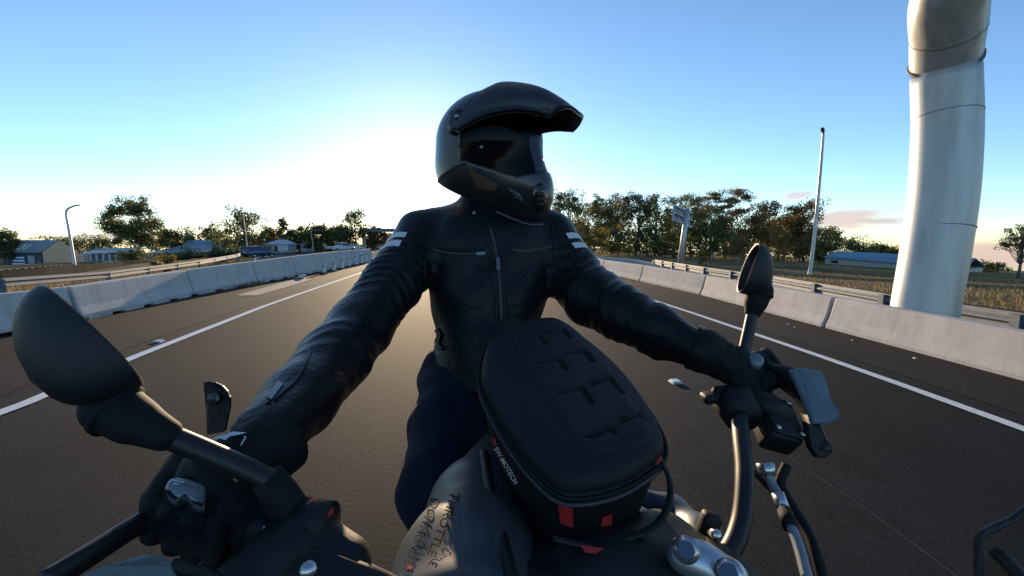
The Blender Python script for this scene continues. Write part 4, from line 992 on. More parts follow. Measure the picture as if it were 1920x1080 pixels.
mirror(((80, 548), (264, 718)), .42, (82, 745), .046, [(212, 764, .42, .0255), (250, 788, .42, .0215), (308, 815, .42, .0155)],
       [(285, 806, .42, .0115), (380, 845, .43, .0115), (470, 884, .44, .0115), (520, 910, .445, .0115)],
       [(500, 893, .445, .016), (522, 925, .45, .0185), (548, 972, .455, .0215), (566, 1004, .46, .022)], 'large rounded mirror on the left of the picture with sunset glint', R(5), -1, .12)
mirror(((1421, 457), (1388, 549)), .88, (1452, 522), .042, [(1424, 546, .88, .0255), (1417, 568, .88, .021), (1412, 584, .88, .0165)],
       [(1413, 578, .88, .0115), (1404, 620, .87, .0115), (1394, 665, .86, .0115), (1387, 700, .85, .0115)],
       [(1388, 675, .85, .0135), (1386, 705, .84, .0155), (1384, 735, .83, .019), (1384, 752, .82, .021)], 'smaller mirror on the right of the picture against the concrete wall', R(14), 1, .10)

# handlebar, grips, clamps
barL = [(320, 930, .475), (420, 968, .465), (560, 1028, .455), (690, 1086, .452), (860, 1160, .47)]
barR = [(860, 1160, .47), (1100, 1180, .50), (1270, 1120, .535), (1352, 1056, .565), (1388, 985, .60), (1396, 890, .655), (1388, 800, .735), (1392, 735, .82), (1412, 688, .92)]
ob('handlebar', tube(catmull([tuple(W(*p)) for p in barL + barR[1:]], 10), .0138, 20), barm, bike, True)
ob('grip', tube([W(330, 934, .474), W(470, 989, .461)], .0175, 20), rubber, bike, True)
ob('grip', tube([W(1390, 745, .80), W(1410, 690, .915)], .018, 20), rubber, bike, True)
swL = frame(W(530, 1014, .456), W(600, 1044, .455) - W(500, 1002, .458), (0, 0, 1))
sw = ob('switch_housing', rbox((0, .0, .0), (.072, .052, .058), .014, 3, swL.M), blackp, bike, True)
ob('throttle_collar', tube([W(462, 985, .462), W(492, 998, .46)], .0265, 28), rubber, bike, True); ob('throttle_collar', tube([W(492, 998, .46), W(508, 1004, .459)], .0235, 28), blackp, bike, True)
st = frame(W(596, 957, .452), W(640, 972, .452) - W(590, 952, .452), (0, 0, 1))
stop = ob('stop_switch', rbox((0, 0, 0), (.030, .017, .016), .005, 3, st.M), redp, bike, True)
tv, tf = text_vf('STOP', .006, .0001)
ob('lettering', ([st.w((p.x - .003, -.0095, p.y + .002)) for p in tv], tf), white_p, stop)
ob('switch_pod', tube([W(560, 985, .452), W(618, 990, .45)], [.028, .026], 20), blackp, bike, True)
tv, tf = text_vf('III', .010, .0003)
pm = W(498, 996, .426); fx = (W(520, 1004, .426) - pm).normalized(); fy = (W(503, 975, .426) - pm).normalized()
ob('mode_mark', ([pm + fx * p.x + fy * p.y for p in tv], tf), mat('pale_print', (.45, .5, .55), .5), sw)
# clamp under the left mirror with its pivot bolt, and the brake master cylinder beside it
cl = [(W(566, 1004, .45), .026), (W(520, 1050, .42), .03), (W(470, 1100, .40), .034)]
lo, hi = bounds([p for p, _ in cl], .05); ob('master_cylinder', nets(lambda P: smin(chain(P, cl, .01), seg(P, W(566, 1004, .45), W(640, 1060, .44), .028, .03), .02), lo, hi + np.array([.06, 0, 0]), .004), blackp, bike, True)
ob('ring_nut', tube([W(566, 1002, .452), W(569, 1008, .436)], [.024, .0225], 24), barm, bike, True)
bc = W(578, 1068, .395); ob('bolt', tube([bc, bc + (CAMP - bc).normalized() * .006], [.008, .007], 16), steel, bike, True)
ob('lever_bracket', rbox((0, 0, 0), (.10, .04, .03), .01, 3, frame(W(600, 1074, .415), (1, -.1, -.35), (0, -.5, 1)).M), blackp, bike, True)
# brake lever sweeping out to the lower left, and the hand guard below it
lv = [W(345, 945, .50), W(300, 962, .46), W(240, 995, .42), W(170, 1040, .385), W(80, 1096, .35)]
ob('brake_lever', tube(catmull([tuple(p) for p in lv], 8), [.0075] * 33, 14, squash=1.5), barm, bike, True)
def plate(pts, n, th, m, name):
    pts = [Vector(p) for p in pts]; n = Vector(n).normalized(); k = len(pts); c = sum(pts, Vector()) / k
    ring = [c + (p - c) * .93 + n * th for p in pts]; back = [p - n * th for p in pts]
    V = back + pts + ring; F = [tuple(range(k))[::-1]] + [(i, (i + 1) % k, k + (i + 1) % k, k + i) for i in range(k)] + [(k + i, k + (i + 1) % k, 2 * k + (i + 1) % k, 2 * k + i) for i in range(k)] + [tuple(range(2 * k, 3 * k))]
    return ob(name, (V, F), m, bike)
gpts = [(130, 1092, .33), (200, 1062, .33), (275, 1040, .335), (302, 1042, .335), (318, 1062, .34), (330, 1092, .34), (330, 1150, .34), (150, 1150, .33)]
plate([W(*p) for p in gpts], (-.2, -.6, .7), .004, guardm, 'hand_guard')
ob('guard_strap', tube(catmull([tuple(W(*p)) for p in ((318, 1060, .345), (345, 1068, .35), (385, 1078, .36), (420, 1100, .37))], 6), .006, 10), blackp, bike, True)
# the other side: clutch reservoir, lever, hand guard, hose
rs = frame(W(1463, 800, .745), W(1505, 812, .745) - W(1440, 800, .745), W(1455, 740, .80) - W(1475, 850, .735))
q0 = [(1432, 748, .79), (1480, 762, .79), (1508, 812, .745), (1443, 808, .735)]
lidp = [W(*p) for p in q0]; ln = (lidp[1] - lidp[0]).cross(lidp[2] - lidp[0]).normalized(); ln = -ln if ln.dot(CAMP - lidp[0]) < 0 else ln
lc = sum(lidp, Vector()) / 4; fl = frame(lc, (lidp[1] - lidp[0]), ln)
rsv = ob('reservoir', rbox((0, 0, -.026), (.060, .088, .046), .008, 3, fl.M), blackp, bike, True)
lid = ob('reservoir_lid', rbox((0, 0, .002), (.056, .082, .010), .005, 2, fl.M), blackp, rsv, True)
for sx in (-1, 1):
    for sy in (-1, 1):
        c_ = fl.w((sx * .0215, sy * .034, .007)); sc_ = ob('screw', tube([c_, c_ + ln * .0025], [.0048, .0042], 14), steel, rsv, True)
ob('switch_housing', tube([W(1352, 746, .82), W(1382, 760, .79), W(1395, 785, .76)], [.026, .038, .032], 20), blackp, bike, True)
ob('lever_perch', tube([W(1400, 752, .80), W(1440, 762, .785), W(1478, 790, .77)], [.022, .026, .02], 16), blackp, bike, True)
ob('turn_switch', rbox((0, 0, 0), (.03, .03, .018), .005, 2, frame(W(1332, 745, .80), (1, 0, .2), (0, 0, 1)).M), blackp, bike, True)
ob('clutch_lever', tube(catmull([tuple(W(*p)) for p in ((1420, 700, .90), (1460, 712, .87), (1500, 745, .82), (1525, 800, .76), (1545, 850, .72))], 8), [.0095] * 33, 14, squash=1.6), barm, bike, True)
gp = [(1480, 694, .80), (1500, 690, .80), (1540, 696, .80), (1549, 722, .79), (1556, 748, .77), (1574, 776, .75), (1572, 788, .745), (1548, 795, .745), (1524, 795, .745), (1506, 752, .77)]
plate([W(*p) for p in gp], (.1, -1, .35), .004, guardm, 'hand_guard')
plate([W(*p) for p in ((1508, 790, .74), (1530, 800, .735), (1556, 838, .72), (1552, 852, .72), (1530, 858, .72), (1516, 838, .725))], (.1, -1, .3), .006, blackp, 'lever_end')
ob('guard_bracket', tube([W(1440, 700, .86), W(1490, 712, .82), W(1520, 735, .80)], .013, 12, squash=1.8), blackp, bike, True)
hose = [W(*p) for p in ((1436, 880, .69), (1446, 905, .68), (1462, 935, .66), (1478, 975, .63), (1496, 1020, .60), (1515, 1090, .56))]
ob('brake_hose', tube(catmull([tuple(p) for p in hose], 8), .0072, 14), hosem, bike, True)
ob('banjo_fitting', tube([W(1434, 868, .695), W(1441, 892, .687)], [.014, .0125], 16), steel, bike, True)
ob('hose_sleeve', tube([W(1458, 925, .665), W(1470, 955, .648)], .0092, 14), silver, bike, True)
ob('hose_sleeve', tube([W(1471, 958, .645), W(1483, 990, .62)], .0105, 14), rubber, bike, True)
ob('cable', tube(catmull([tuple(W(*p)) for p in ((1475, 872, .70), (1463, 905, .69), (1480, 940, .68), (1510, 990, .65), (1530, 1040, .62), (1545, 1095, .6))], 8), .0075, 12), rubber, bike, True)
ob('cable', tube(catmull([tuple(W(*p)) for p in ((1400, 870, .68), (1432, 905, .69), (1452, 925, .69))], 6), .004, 10), rubber, bike, True)
# top clamp with two bolts
cf = [(W(1283, 1042, .505), .020), (W(1318, 1054, .50), .0195), (W(1366, 1084, .488), .022)]
lo, hi = bounds([p for p, _ in cf], .035)
clamp = ob('bar_clamp', nets(lambda P: chain(P, cf, .012), lo, hi, .003), silver, bike, True)
for (px, py, dd) in ((1286, 1031, .482), (1366, 1074, .464)):
    c_ = W(px, py, dd); t = (CAMP - c_).normalized(); ob('bolt', tube([c_, c_ + t * .004], [.0105, .0095], 6), mat('dark_bolt', (.10, .12, .16), .3, .8), clamp); ob('bolt_ring', tube([c_ - t * .004, c_ + t * .001], .0145, 20), steel, clamp, True)
# black fairing and dash under the bag, two chrome bolts, shroud on the right
fd = [(W(1120, 1075, .54), .05), (W(1240, 1040, .60), .05), (W(1340, 1120, .54), .05), (W(1000, 1140, .50), .05)]
lo, hi = bounds([p for p, _ in fd], .08)
ob('dash', nets(lambda P: smin(chain(P, fd, .03), seg(P, fd[0][0], fd[2][0], .05, .05), .03), lo, hi, .006), blackp, bike, True)
for px, py, dd in ((1226, 1016, .545), (1344, 1003, .56)):
    c_ = W(px, py, dd); ob('bolt', tube([c_ + Vector((0, .02, -.01)), c_, c_ + (CAMP - c_).normalized() * .004], [.007, .007, .0045], 14), steel, bike, True)
sh = [(W(1185, 930, .80), .02), (W(1260, 965, .78), .028), (W(1315, 1010, .70), .03), (W(1300, 1060, .62), .03), (W(1200, 1030, .66), .06)]
lo, hi = bounds([p for p, _ in sh], .09); ob('tank_shroud', nets(lambda P: chain(P, sh, .03), lo, hi, .006), mat('dark_shroud', (.05, .055, .07), .45, .2, nscale=3), bike, True)
ob('clamp_arm', rbox((0, 0, 0), (.026, .02, .05), .006, 2, frame(W(1326, 992, .59), (1, 0, -.3), (0, 0, 1)).M), blackp, bike, True)
ob('side_rail', tube(catmull([tuple(W(*p)) for p in ((907, 850, .72), (918, 920, .62), (938, 1000, .53), (962, 1100, .45))], 6), .0085, 10), blackp, bike, True)
ob('ignition_lock', tube([W(950, 1018, .56), W(960, 1000, .60)], .014, 14), mat('bronze_metal', (.30, .17, .07), .4, .7), bike, True)
# image stitching artefact in the lower right corner, modelled as a smoked pane
wd = catmull([tuple(W(*p)) for p in ((1835, 1110, .36), (1834, 1040, .37), (1838, 1005, .375), (1862, 990, .38), (1900, 972, .385), (1945, 940, .39))], 6)
ob('stitch_artefact_edge', tube(wd, .0032, 10), blackp, bike, True)
wv_ = [p for p in wd] + [W(1990, 1110, .36)]
ob('stitch_artefact_pane', (wv_, [tuple(range(len(wv_)))]), mat('smoked_pane', (.03, .03, .03), .2), bike)
m_ = MATS['smoked_pane']; n_, l_ = m_.node_tree.nodes, m_.node_tree.links
tr_ = n_.new('ShaderNodeBsdfTransparent'); tr_.inputs[0].default_value = (.75, .75, .68, 1); mx_ = n_.new('ShaderNodeMixShader'); mx_.inputs[0].default_value = .93
l_.new(n_['Principled BSDF'].outputs[0], mx_.inputs[1]); l_.new(tr_.outputs[0], mx_.inputs[2]); l_.new(mx_.outputs[0], n_['Material Output'].inputs[0])
ob('stitch_artefact_arm', tube(catmull([tuple(W(*p)) for p in ((1866, 1035, .38), (1890, 1055, .37), (1925, 1095, .35), (1960, 1120, .34))], 5), .006, 10), blackp, bike, True)
# chassis below: seat, frame, forks, wheels, engine, tail
fw, rw = Vector((.20, -.25, .31)), Vector((-.035, 1.16, .31))
ax = Vector((frontd.x, frontd.y, 0)); latv = Vector((-ax.y, ax.x, 0))
def wheelM(c): m = Matrix.Identity(4); m.col[0] = (*ax, 0); m.col[1] = (*latv, 0); m.col[2] = (0, 0, 1, 0); m.col[3] = (*c, 1); return m
wheel(bike, wheelM(fw), .31, .12); wheel(bike, wheelM(rw), .31, .16)
for s_ in (-1, 1):
    ob('fork_leg', tube([fw + latv * .1 * s_, fw + latv * .1 * s_ + Vector((-.04, .25, .50))], [.028, .024], 14), barm, bike, True)
sx_ = [(W(930, 1010, 1.0), .07), (Vector((-.05, 1.25, .80)), .10), (Vector((-.09, 1.62, .86)), .07)]
lo, hi = bounds([p for p, _ in sx_], .12); ob('seat', nets(lambda P: chain(P, sx_, .04), lo, hi, .012), rubber, bike, True)
ob('tail', tube([Vector((-.08, 1.5, .78)), Vector((-.11, 1.78, .86))], [.07, .03], 12), blackp, bike, True)
ob('engine', rbox((.04, .55, .44), (.34, .42, .38), .05, 3), mat('engine_black', (.03, .03, .032), .5, .5), bike, True)
ob('frame_spine', tube([Vector((.14, .12, .80)), Vector((.05, .55, .68)), Vector((-.02, 1.1, .62))], .035, 12), barm, bike, True)
for s_ in (-1, 1): ob('swingarm', tube([Vector((.02, .72, .36)) + latv * .09 * s_, rw + latv * .1 * s_], .025, 10), barm, bike, True)
ob('headlight', tube([Vector((.16, -.02, .84)), Vector((.175, -.10, .84))], [.09, .085], 20), head_l, bike, True)
for s_ in (-1, 1): ob('foot_peg', tube([Vector((.0, .80, .36)), Vector((.0, .80, .36)) + latv * .25 * s_], .012, 8), steel, bike)

# ------------------------------------------------------------ tank bag
bagm = mat('bag_fabric', (.006, .0065, .008), .7, spec=.25, bump=.35, bscale=500, nscale=15); bagl = mat('bag_lid_shell', (.0075, .008, .010), .55, spec=.28, bump=.3, bscale=700, nscale=12); zipm = mat('bag_zip', (.05, .05, .055), .5, .3, nscale=400, stretch=(1, 1, 1))
A_, B_ = W(985, 596, .86), W(1135, 892, .50)
axb = (B_ - A_); LB = axb.length; bf_ = frame(A_, axb, (0, -.25, 1))        # x to the front of the bike, z up out of the lid
# lid outline given in the photo, lifted into the lid plane
def lidpt(px, py):
    r = W(px, py, 1) - CAMP; n = Vector(bf_.B[2]); t = (Vector(bf_.o) - CAMP).dot(n) / r.dot(n); L = bf_.loc(np.array([tuple(CAMP + r * t)]))[0]; return L[0], L[1]
outl = [lidpt(*p) for p in ((936, 612), (985, 596), (1035, 591), (1068, 604), (1125, 645), (1172, 688), (1215, 742), (1246, 795), (1250, 832), (1225, 858), (1170, 890), (1105, 906), (1050, 902), (1000, 862), (950, 800), (912, 735), (899, 690), (910, 640))]
ocl = np.array([tuple(p) for p in catmull([np.array([*q]) for q in outl + outl[:1]], 5)])[:-1]
cx, cy = ocl.mean(0)
def poly_sd(L, poly):
    x, y = L[:, 0], L[:, 1]; d = np.full(len(L), 1e9, np.float32); ins = np.zeros(len(L), bool); n = len(poly)
    for i in range(n):
        a, b = poly[i], poly[(i + 1) % n]; e = b - a; w0, w1 = x - a[0], y - a[1]; t = np.clip((w0 * e[0] + w1 * e[1]) / (e @ e), 0, 1)
        d = np.minimum(d, (w0 - e[0] * t) ** 2 + (w1 - e[1] * t) ** 2)
        c = ((a[1] > y) != (b[1] > y)) & (x < (b[0] - a[0]) * (y - a[1]) / (b[1] - a[1] + 1e-12) + a[0]); ins ^= c
    return np.where(ins, -1, 1) * np.sqrt(d)
pan = [lidpt(*p) for p in ((952, 612), (1032, 596), (1072, 610), (1118, 660), (1175, 750), (1222, 812), (1190, 842), (1100, 858), (1080, 842), (1035, 770), (985, 690))]
panp = np.array([tuple(p) for p in catmull([np.array([*q]) for q in pan + pan[:1]], 3)])[:-1]
slots = [((953, 617), (985, 612), None), ((1006, 607), (1035, 602), None), ((976, 640), (1010, 635), (1022, 652)), ((1024, 630), (1054, 624), (1068, 640)),
         ((1006, 688), (1046, 681), (1060, 700)), ((1058, 673), (1094, 665), (1110, 686)), ((1046, 745), (1090, 737), (1108, 764)), ((1108, 729), (1142, 717), (1164, 744)),
         ((1102, 829), (1144, 812), (1150, 820)), ((1164, 798), (1198, 783), (1206, 792))]
slotL = [[lidpt(*q) for q in s if q] for s in slots]
HB = .185
def bag_common(L):
    s = poly_sd(L, ocl); return s
def lid_f(P):
    L = bf_.loc(P); s = poly_sd(L, ocl); z = L[:, 2]
    dome = -.014 * np.clip(1 + s / .05, 0, 1) ** 2 + .004                      # the shell falls off towards its rim
    top = z - (dome + .006)
    d = np.maximum(np.maximum(s, top), -.030 - z)
    k = .012; h = np.clip(.5 - .5 * (s - top) / k, 0, 1); d2 = top * h + s * (1 - h) + k * h * (1 - h); d = np.maximum(d2, -.030 - z)
    p = poly_sd(L, panp); d = d + .0028 * np.clip((p + .004) / .004, 0, 1) * (z > -.02)     # raised centre panel
    for q in slotL:
        pts = [np.array([a, b, .0075], np.float32) for a, b in q]
        for a, b in zip(pts[:-1], pts[1:]):
            d = np.maximum(d, -(seg(L, a, b, .0048, .0048)))
    return d
cor = [bf_.w((x, y, z)) for x, y in outl for z in (-.22, .03)]
lo, hi = bounds(cor, .01)
bag = thing('tank_bag', 'black hard-shell tank bag with red tabs strapped on the tank', 'bag', tuple(bf_.w((LB * .5, 0, -.14))))
lo2, hi2 = bounds([bf_.w((x, y, z)) for x, y in outl for z in (-.04, .02)], .01)
lid_o = ob('lid', nets(lid_f, lo2, hi2, .0026), bagl, bag, True)
def body_f(P):
    L = bf_.loc(P); z = L[:, 2]; sc = 1 + .9 * np.clip((-z - .03), 0, .2); Q = L.copy(); Q[:, 0] = (L[:, 0] - cx) * sc + cx; Q[:, 1] = (L[:, 1] - cy) * sc + cy
    s = poly_sd(Q, ocl) + .003; d = np.maximum(np.maximum(s, z + .024), -(z + HB)); q = np.maximum(s, -(z + HB))
    groove = np.maximum(np.abs(z + .034) - .0035, -(s + .004)); d = np.maximum(d, -groove)
    return d
bag_b = ob('body', nets(body_f, lo, hi, .0042), bagm, bag, True); bag_t = bvh(bag_b)
# zip running round below the lid
zp = []
for x, y in ocl: zp.append(bf_.w((cx + (x - cx) * 1.008, cy + (y - cy) * 1.008, -.032)))
ob('zip', tube(zp + zp[:1], .0032, 8, False), zipm, bag, True)
zp2 = [bf_.w((cx + (x - cx) * 1.012, cy + (y - cy) * 1.012, -.022)) for x, y in ocl]; ob('piping', tube(zp2 + zp2[:1], .0028, 8, False), bagm, bag, True)
redf = mat('red_fabric', (.42, .018, .02), .7, nscale=40)
for q in (((1047, 942), (1073, 941), (1074, 986), (1052, 978)), ((1128, 966), (1146, 961), (1143, 1010), (1121, 1007))):
    ob('tab', clean(patch_on(bag_t, q, .0025, 6)), redf, bag)
ob('lettering', clean(text_on(bag_t, 'SW-MOTECH', 951, 872, 13, R(60), .0025, 1.0, .01)), white_p, bag)
ob('lettering', clean(patch_on(bag_t, ((924, 822), (930, 820), (936, 834), (930, 836)), .0025, 3)), redf, bag)
strap = mat('strap_webbing', (.02, .02, .022), .8, nscale=200)
ob('strap', tube(catmull([tuple(W(*p)) for p in ((1238, 858, .55), (1256, 905, .55), (1252, 950, .55), (1225, 988, .545), (1175, 1008, .535), (1110, 1022, .52), (1040, 1010, .51))], 6), .0085, 10, squash=.35), strap, bag, True)
ob('strap_edge', tube([W(1240, 856, .545), W(1222, 880, .545), W(1204, 905, .55)], .003, 8), redf, bag)
ob('strap_tab', ([W(1088, 1022, .50), W(1132, 1028, .50), W(1118, 1038, .495), W(1098, 1036, .495)], [(0, 1, 2, 3)]), redf, bag)
# ------------------------------------------------------------ rider
leather = mat('black_leather', (.0065, .0068, .009), .40, bump=.5, bscale=160, nscale=6, col2=(.004, .0042, .0055), spec=.22)
def creases(m, scale, dist, strength):
    n, l = m.node_tree.nodes, m.node_tree.links; bp = next(x for x in n if x.type == 'BUMP'); tc = next(x for x in n if x.type == 'TEX_COORD')
    a = n.new('ShaderNodeTexNoise'); a.inputs['Scale'].default_value = scale; a.inputs['Detail'].default_value = 4; a.inputs['Distortion'].default_value = 1.4
    b2 = n.new('ShaderNodeBump'); b2.inputs['Distance'].default_value = dist; b2.inputs['Strength'].default_value = strength
    cr = n.new('ShaderNodeValToRGB'); cr.color_ramp.elements[0].position = .36; cr.color_ramp.elements[1].position = .62
    l.new(tc.outputs['Object'], a.inputs['Vector']); l.new(a.outputs['Fac'], cr.inputs[0]); l.new(cr.outputs[0], b2.inputs['Height']); l.new(b2.outputs[0], bp.inputs['Normal'])
creases(leather, 9, .007, .26)
denim = mat('dark_denim', (.010, .015, .032), .9, col2=(.006, .009, .020), nscale=14, bump=.5, bscale=600, spec=.2)
glovem = mat('black_glove', (.006, .0064, .0075), .65, spec=.25, bump=.5, bscale=400, nscale=20)
stripem = mat('white_leather', (.62, .63, .64), .5, nscale=30, bump=.3, bscale=200)
skin = mat('skin', (.45, .27, .19), .55)
zipj = mat('jacket_zip', (.030, .030, .033), .5, .4, nscale=300)
def N(*a): return (W(a[0], a[1], a[2]), a[3] / FPX * a[2] * .91 / (1 + ((a[0] - 960) / FPX) ** 2) ** .3)
armL = [N(792, 446, 1.16, 55), N(738, 532, 1.03, 60), N(675, 615, .90, 66), N(632, 668, .80, 71), N(566, 748, .66, 77), N(505, 815, .55, 74)]
armR = [N(1032, 448, 1.2, 52), N(1074, 515, 1.15, 56), N(1112, 558, 1.08, 61), N(1165, 588, 1.0, 58), N(1235, 622, .93, 52), N(1308, 655, .87, 43)]
def folds(P, nodes, lo_t, hi_t, freq, amp):
    """ridges across a sleeve, strongest between two stations along it"""
    best = None; acc = 0; tot = sum((b - a).length for (a, _), (b, _) in zip(nodes[:-1], nodes[1:])); D = np.full(len(P), 1e9, np.float32); S = np.zeros(len(P), np.float32)
    for (a, _), (b, _) in zip(nodes[:-1], nodes[1:]):
        a_ = np.array(a, np.float32); ba = np.array(b - a, np.float32); t = np.clip(((P - a_) @ ba) / (ba @ ba), 0, 1); d = np.linalg.norm(P - a_ - t[:, None] * ba, axis=1)
        m = d < D; D = np.where(m, d, D); S = np.where(m, acc + t * np.linalg.norm(ba), S); acc += float(np.linalg.norm(ba))
    s = S / tot; env = np.clip((s - lo_t) / .12, 0, 1) * np.clip((hi_t - s) / .12, 0, 1)
    ph = S * freq + 1.6 * np.sin(P[:, 0] * 23 + 1) + 1.3 * np.sin(P[:, 2] * 31) + 1.1 * np.sin(P[:, 1] * 27 + 2)
    return amp * env * (np.abs(np.sin(ph)) ** .8 - .5)
def jacket_f(P):
    t1 = chain(P, [N(880, 470, 1.15, 86), N(888, 560, 1.13, 82), N(892, 660, 1.10, 78), N(893, 720, 1.08, 78)], .03)
    t2 = chain(P, [N(962, 470, 1.17, 84), N(945, 560, 1.14, 80), N(928, 660, 1.10, 76), N(925, 720, 1.08, 78)], .03)
    d = smin(t1, t2, .07)
    sh = chain(P, [N(800, 447, 1.17, 52), N(880, 428, 1.2, 56), N(935, 422, 1.21, 58), N(985, 432, 1.22, 54), N(1028, 450, 1.21, 50)], .02); d = smin(d, sh, .05)
    nk = seg(P, W(932, 425, 1.19), W(925, 372, 1.19), .088, .083); d = smin(d, nk, .03)
    a = chain(P, armL, .02) + folds(P, armL, .06, .5, 95, .0045) + folds(P, armL, .5, .82, 60, .003)
    b = chain(P, armR, .02) + folds(P, armR, .06, .5, 95, .0045) + folds(P, armR, .5, .98, 70, .004)
    d = smin(d, a, .035); d = smin(d, b, .035)
    # soft body creases
    w = np.sin(P[:, 2] * 55 + 3 * np.sin(P[:, 0] * 11) + 2 * np.sin(P[:, 1] * 9)); lowz = np.clip((1.22 - P[:, 2]) / .12, 0, 1)
    d = d + .0022 * w * lowz + .0015 * np.sin(P[:, 0] * 60 + 4 * np.sin(P[:, 2] * 17))
    hem = W(880, 705, 1.1).z; cut = hem - P[:, 2]; d = np.where(P[:, 0] > -.30, np.maximum(d, np.where((P[:, 1] > .85) & (P[:, 0] < .2), cut, -1)), d)
    return d
nodes = [p for p, _ in armL + armR] + [W(900, 720, 1.1), W(930, 370, 1.2)]
lo, hi = bounds(nodes, .14)
hips = [N(862, 712, 1.12, 72), N(930, 712, 1.14, 72)]
legA = [N(862, 715, 1.1, 76), N(836, 800, .97, 70), N(818, 905, .85, 70), (W(815, 935, .83), .062), (Vector((-.16, 1.02, .50)), .058), (Vector((-.15, 1.0, .36)), .05)]
legB = [N(940, 715, 1.12, 72), N(1020, 800, 1.08, 66), N(1075, 860, 1.02, 60), (W(1082, 890, 1.0), .06), (Vector((.20, 1.14, .50)), .056), (Vector((.18, 1.10, .36)), .05)]
headc = W(925, 290, 1.17)
# the continuous figure inside the clothes
def body_sd(P):
    d = chain(P, [(p, r * .74) for p, r in armL] + [(W(420, 890, .47), .03)], .02)
    for c in ([(p, r * .74) for p, r in armR] + [(W(1370, 690, .86), .03)], [(p, r * .72) for p, r in legA], [(p, r * .72) for p, r in legB],
              [N(880, 470, 1.16, 62), N(893, 720, 1.08, 58)], [N(962, 470, 1.18, 60), N(925, 720, 1.08, 58)], [(W(800, 447, 1.17), .05), (W(1028, 450, 1.21), .05)],
              [(W(932, 440, 1.19), .06), (headc + Vector((0, 0, -.06)), .055)]):
        d = smin(d, chain(P, c, .02), .03)
    hd = smin(seg(P, headc + Vector((-.02, 0, .03)), headc + Vector((.02, -.01, -.02)), .088, .078), seg(P, headc + Vector((.095, -.045, 0)), headc + Vector((.085, -.04, -.03)), .010, .016), .02)
    return smin(d, hd, .02)
lo_b, hi_b = bounds(nodes + [p for p, _ in legA + legB] + [headc + Vector((0, 0, .1)), W(380, 920, .45)], .12)
person = ob('person', nets(body_sd, lo_b, hi_b, .014), skin, None, True, loc=(0, 1.1, .80))
tag(person, 'motorcyclist in black leather jacket, jeans and black peaked helmet, looking aside', 'person')
jacket = ob('jacket', nets(jacket_f, lo, hi, .0065), leather, person, True); jt = bvh(jacket)
def jeans_f(P):
    d = smin(chain(P, legA, .03), chain(P, legB, .03), .02); d = smin(d, seg(P, hips[0][0], hips[1][0], .10, .10), .04)
    d = d + .0022 * np.sin(P[:, 2] * 70 + 3 * np.sin(P[:, 0] * 23) + 2 * np.sin(P[:, 1] * 31)) + .0015 * np.sin(P[:, 1] * 90 + P[:, 0] * 40)
    return np.maximum(d, .36 - P[:, 2])
lo, hi = bounds([p for p, _ in legA + legB], .12); jeans = ob('jeans', nets(jeans_f, lo, hi, .009), denim, person, True)
for s_, c_ in ((0, legA[-1][0]), (1, legB[-1][0])):
    bt = [(c_ + Vector((0, 0, .06)), .052), (c_ + Vector((0, .01, -.04)), .05), (c_ + Vector((.02, -.14, -.055)), .042)]
    lo, hi = bounds([p for p, _ in bt], .07); ob('boot', nets(lambda P: chain(P, bt, .02), lo, hi, .007), rubber, person, True)

# stripes round the upper sleeves
def band(nodes, s0, s1, a0, a1, off=.0018, n=28):
    pts = [p for p, _ in nodes]
    def along(s):
        for a, b in zip(pts[:-1], pts[1:]):
            L = (b - a).length
            if s <= L: return a.lerp(b, s / L), (b - a).normalized()
            s -= L
    V, F = [], []
    for k in range(n + 1):
        ang = a0 + (a1 - a0) * k / n
        for s in np.linspace(s0, s1, 5):
            c, t = along(s); u = t.cross(Vector((0, 1, 0))).normalized(); w = t.cross(u); dr = u * math.cos(ang) + w * math.sin(ang)
            hit = jt.ray_cast(c, dr, .12)
            V.append((hit[0] + dr * off) if hit[0] is not None and (hit[0] - c).length < .14 else None)
    for k in range(n):
        for j in range(4):
            q = (k * 5 + j, k * 5 + j + 1, k * 5 + j + 6, k * 5 + j + 5)
            if all(V[i] is not None for i in q): F.append(q)
    return clean(([v if v is not None else Vector() for v in V], F))
for q in (((724, 446), (782, 464), (776, 473), (719, 456)), ((715, 464), (772, 479), (766, 490), (709, 474))): pass
for s0, s1 in ((.075, .094), (.108, .129)): ob('stripe', band(armL, s0, s1, R(105), R(235)), stripem, jacket, True)
for s0, s1 in ((.042, .060), (.073, .092)): ob('stripe', band(armR, s0, s1, R(-50), R(62)), stripem, jacket, True)
# zips, pocket zips, seams
z = ob('zip', strip_on(jt, [(919, 428), (928, 465), (934, 500), (938, 550), (940, 598)], 3.2, .003, 30), zipj, jacket)
ob('zip_flap', strip_on(jt, [(909, 425), (920, 465), (926, 500), (930, 550), (932, 600)], 4, .0035, 30), leather, jacket, True)
ob('zip_flap', strip_on(jt, [(929, 425), (937, 465), (943, 500), (946, 550), (948, 600)], 4, .0035, 30), leather, jacket, True)
ob('zip_pull', strip_on(jt, [(933, 484), (934, 495), (934, 507)], 3.6, .006, 6), mat('zip_metal', (.16, .16, .17), .4, .8), jacket)
for pa in ([(812, 466), (840, 473), (870, 476), (908, 474)], [(958, 469), (985, 471), (1012, 467), (1034, 462)]): ob('pocket_zip', strip_on(jt, pa, 2.2, .003, 20), zipj, jacket)
ob('pocket_flap', strip_on(jt, [(810, 462), (840, 468), (870, 471), (908, 469)], 3, .004, 20), leather, jacket, True)
ob('pocket_pull', strip_on(jt, [(893, 476), (900, 476), (909, 475)], 3, .005, 6), MATS['zip_metal'], jacket)
for pa in ([(803, 520), (830, 545), (870, 570), (905, 582)], [(1036, 515), (1015, 540), (985, 565), (955, 578)], [(797, 410), (799, 450), (797, 500), (800, 540)], [(1034, 420), (1038, 460), (1036, 500), (1030, 530)]):
    ob('seam', strip_on(jt, pa, 1.6, .0018, 24), leather, jacket, True)
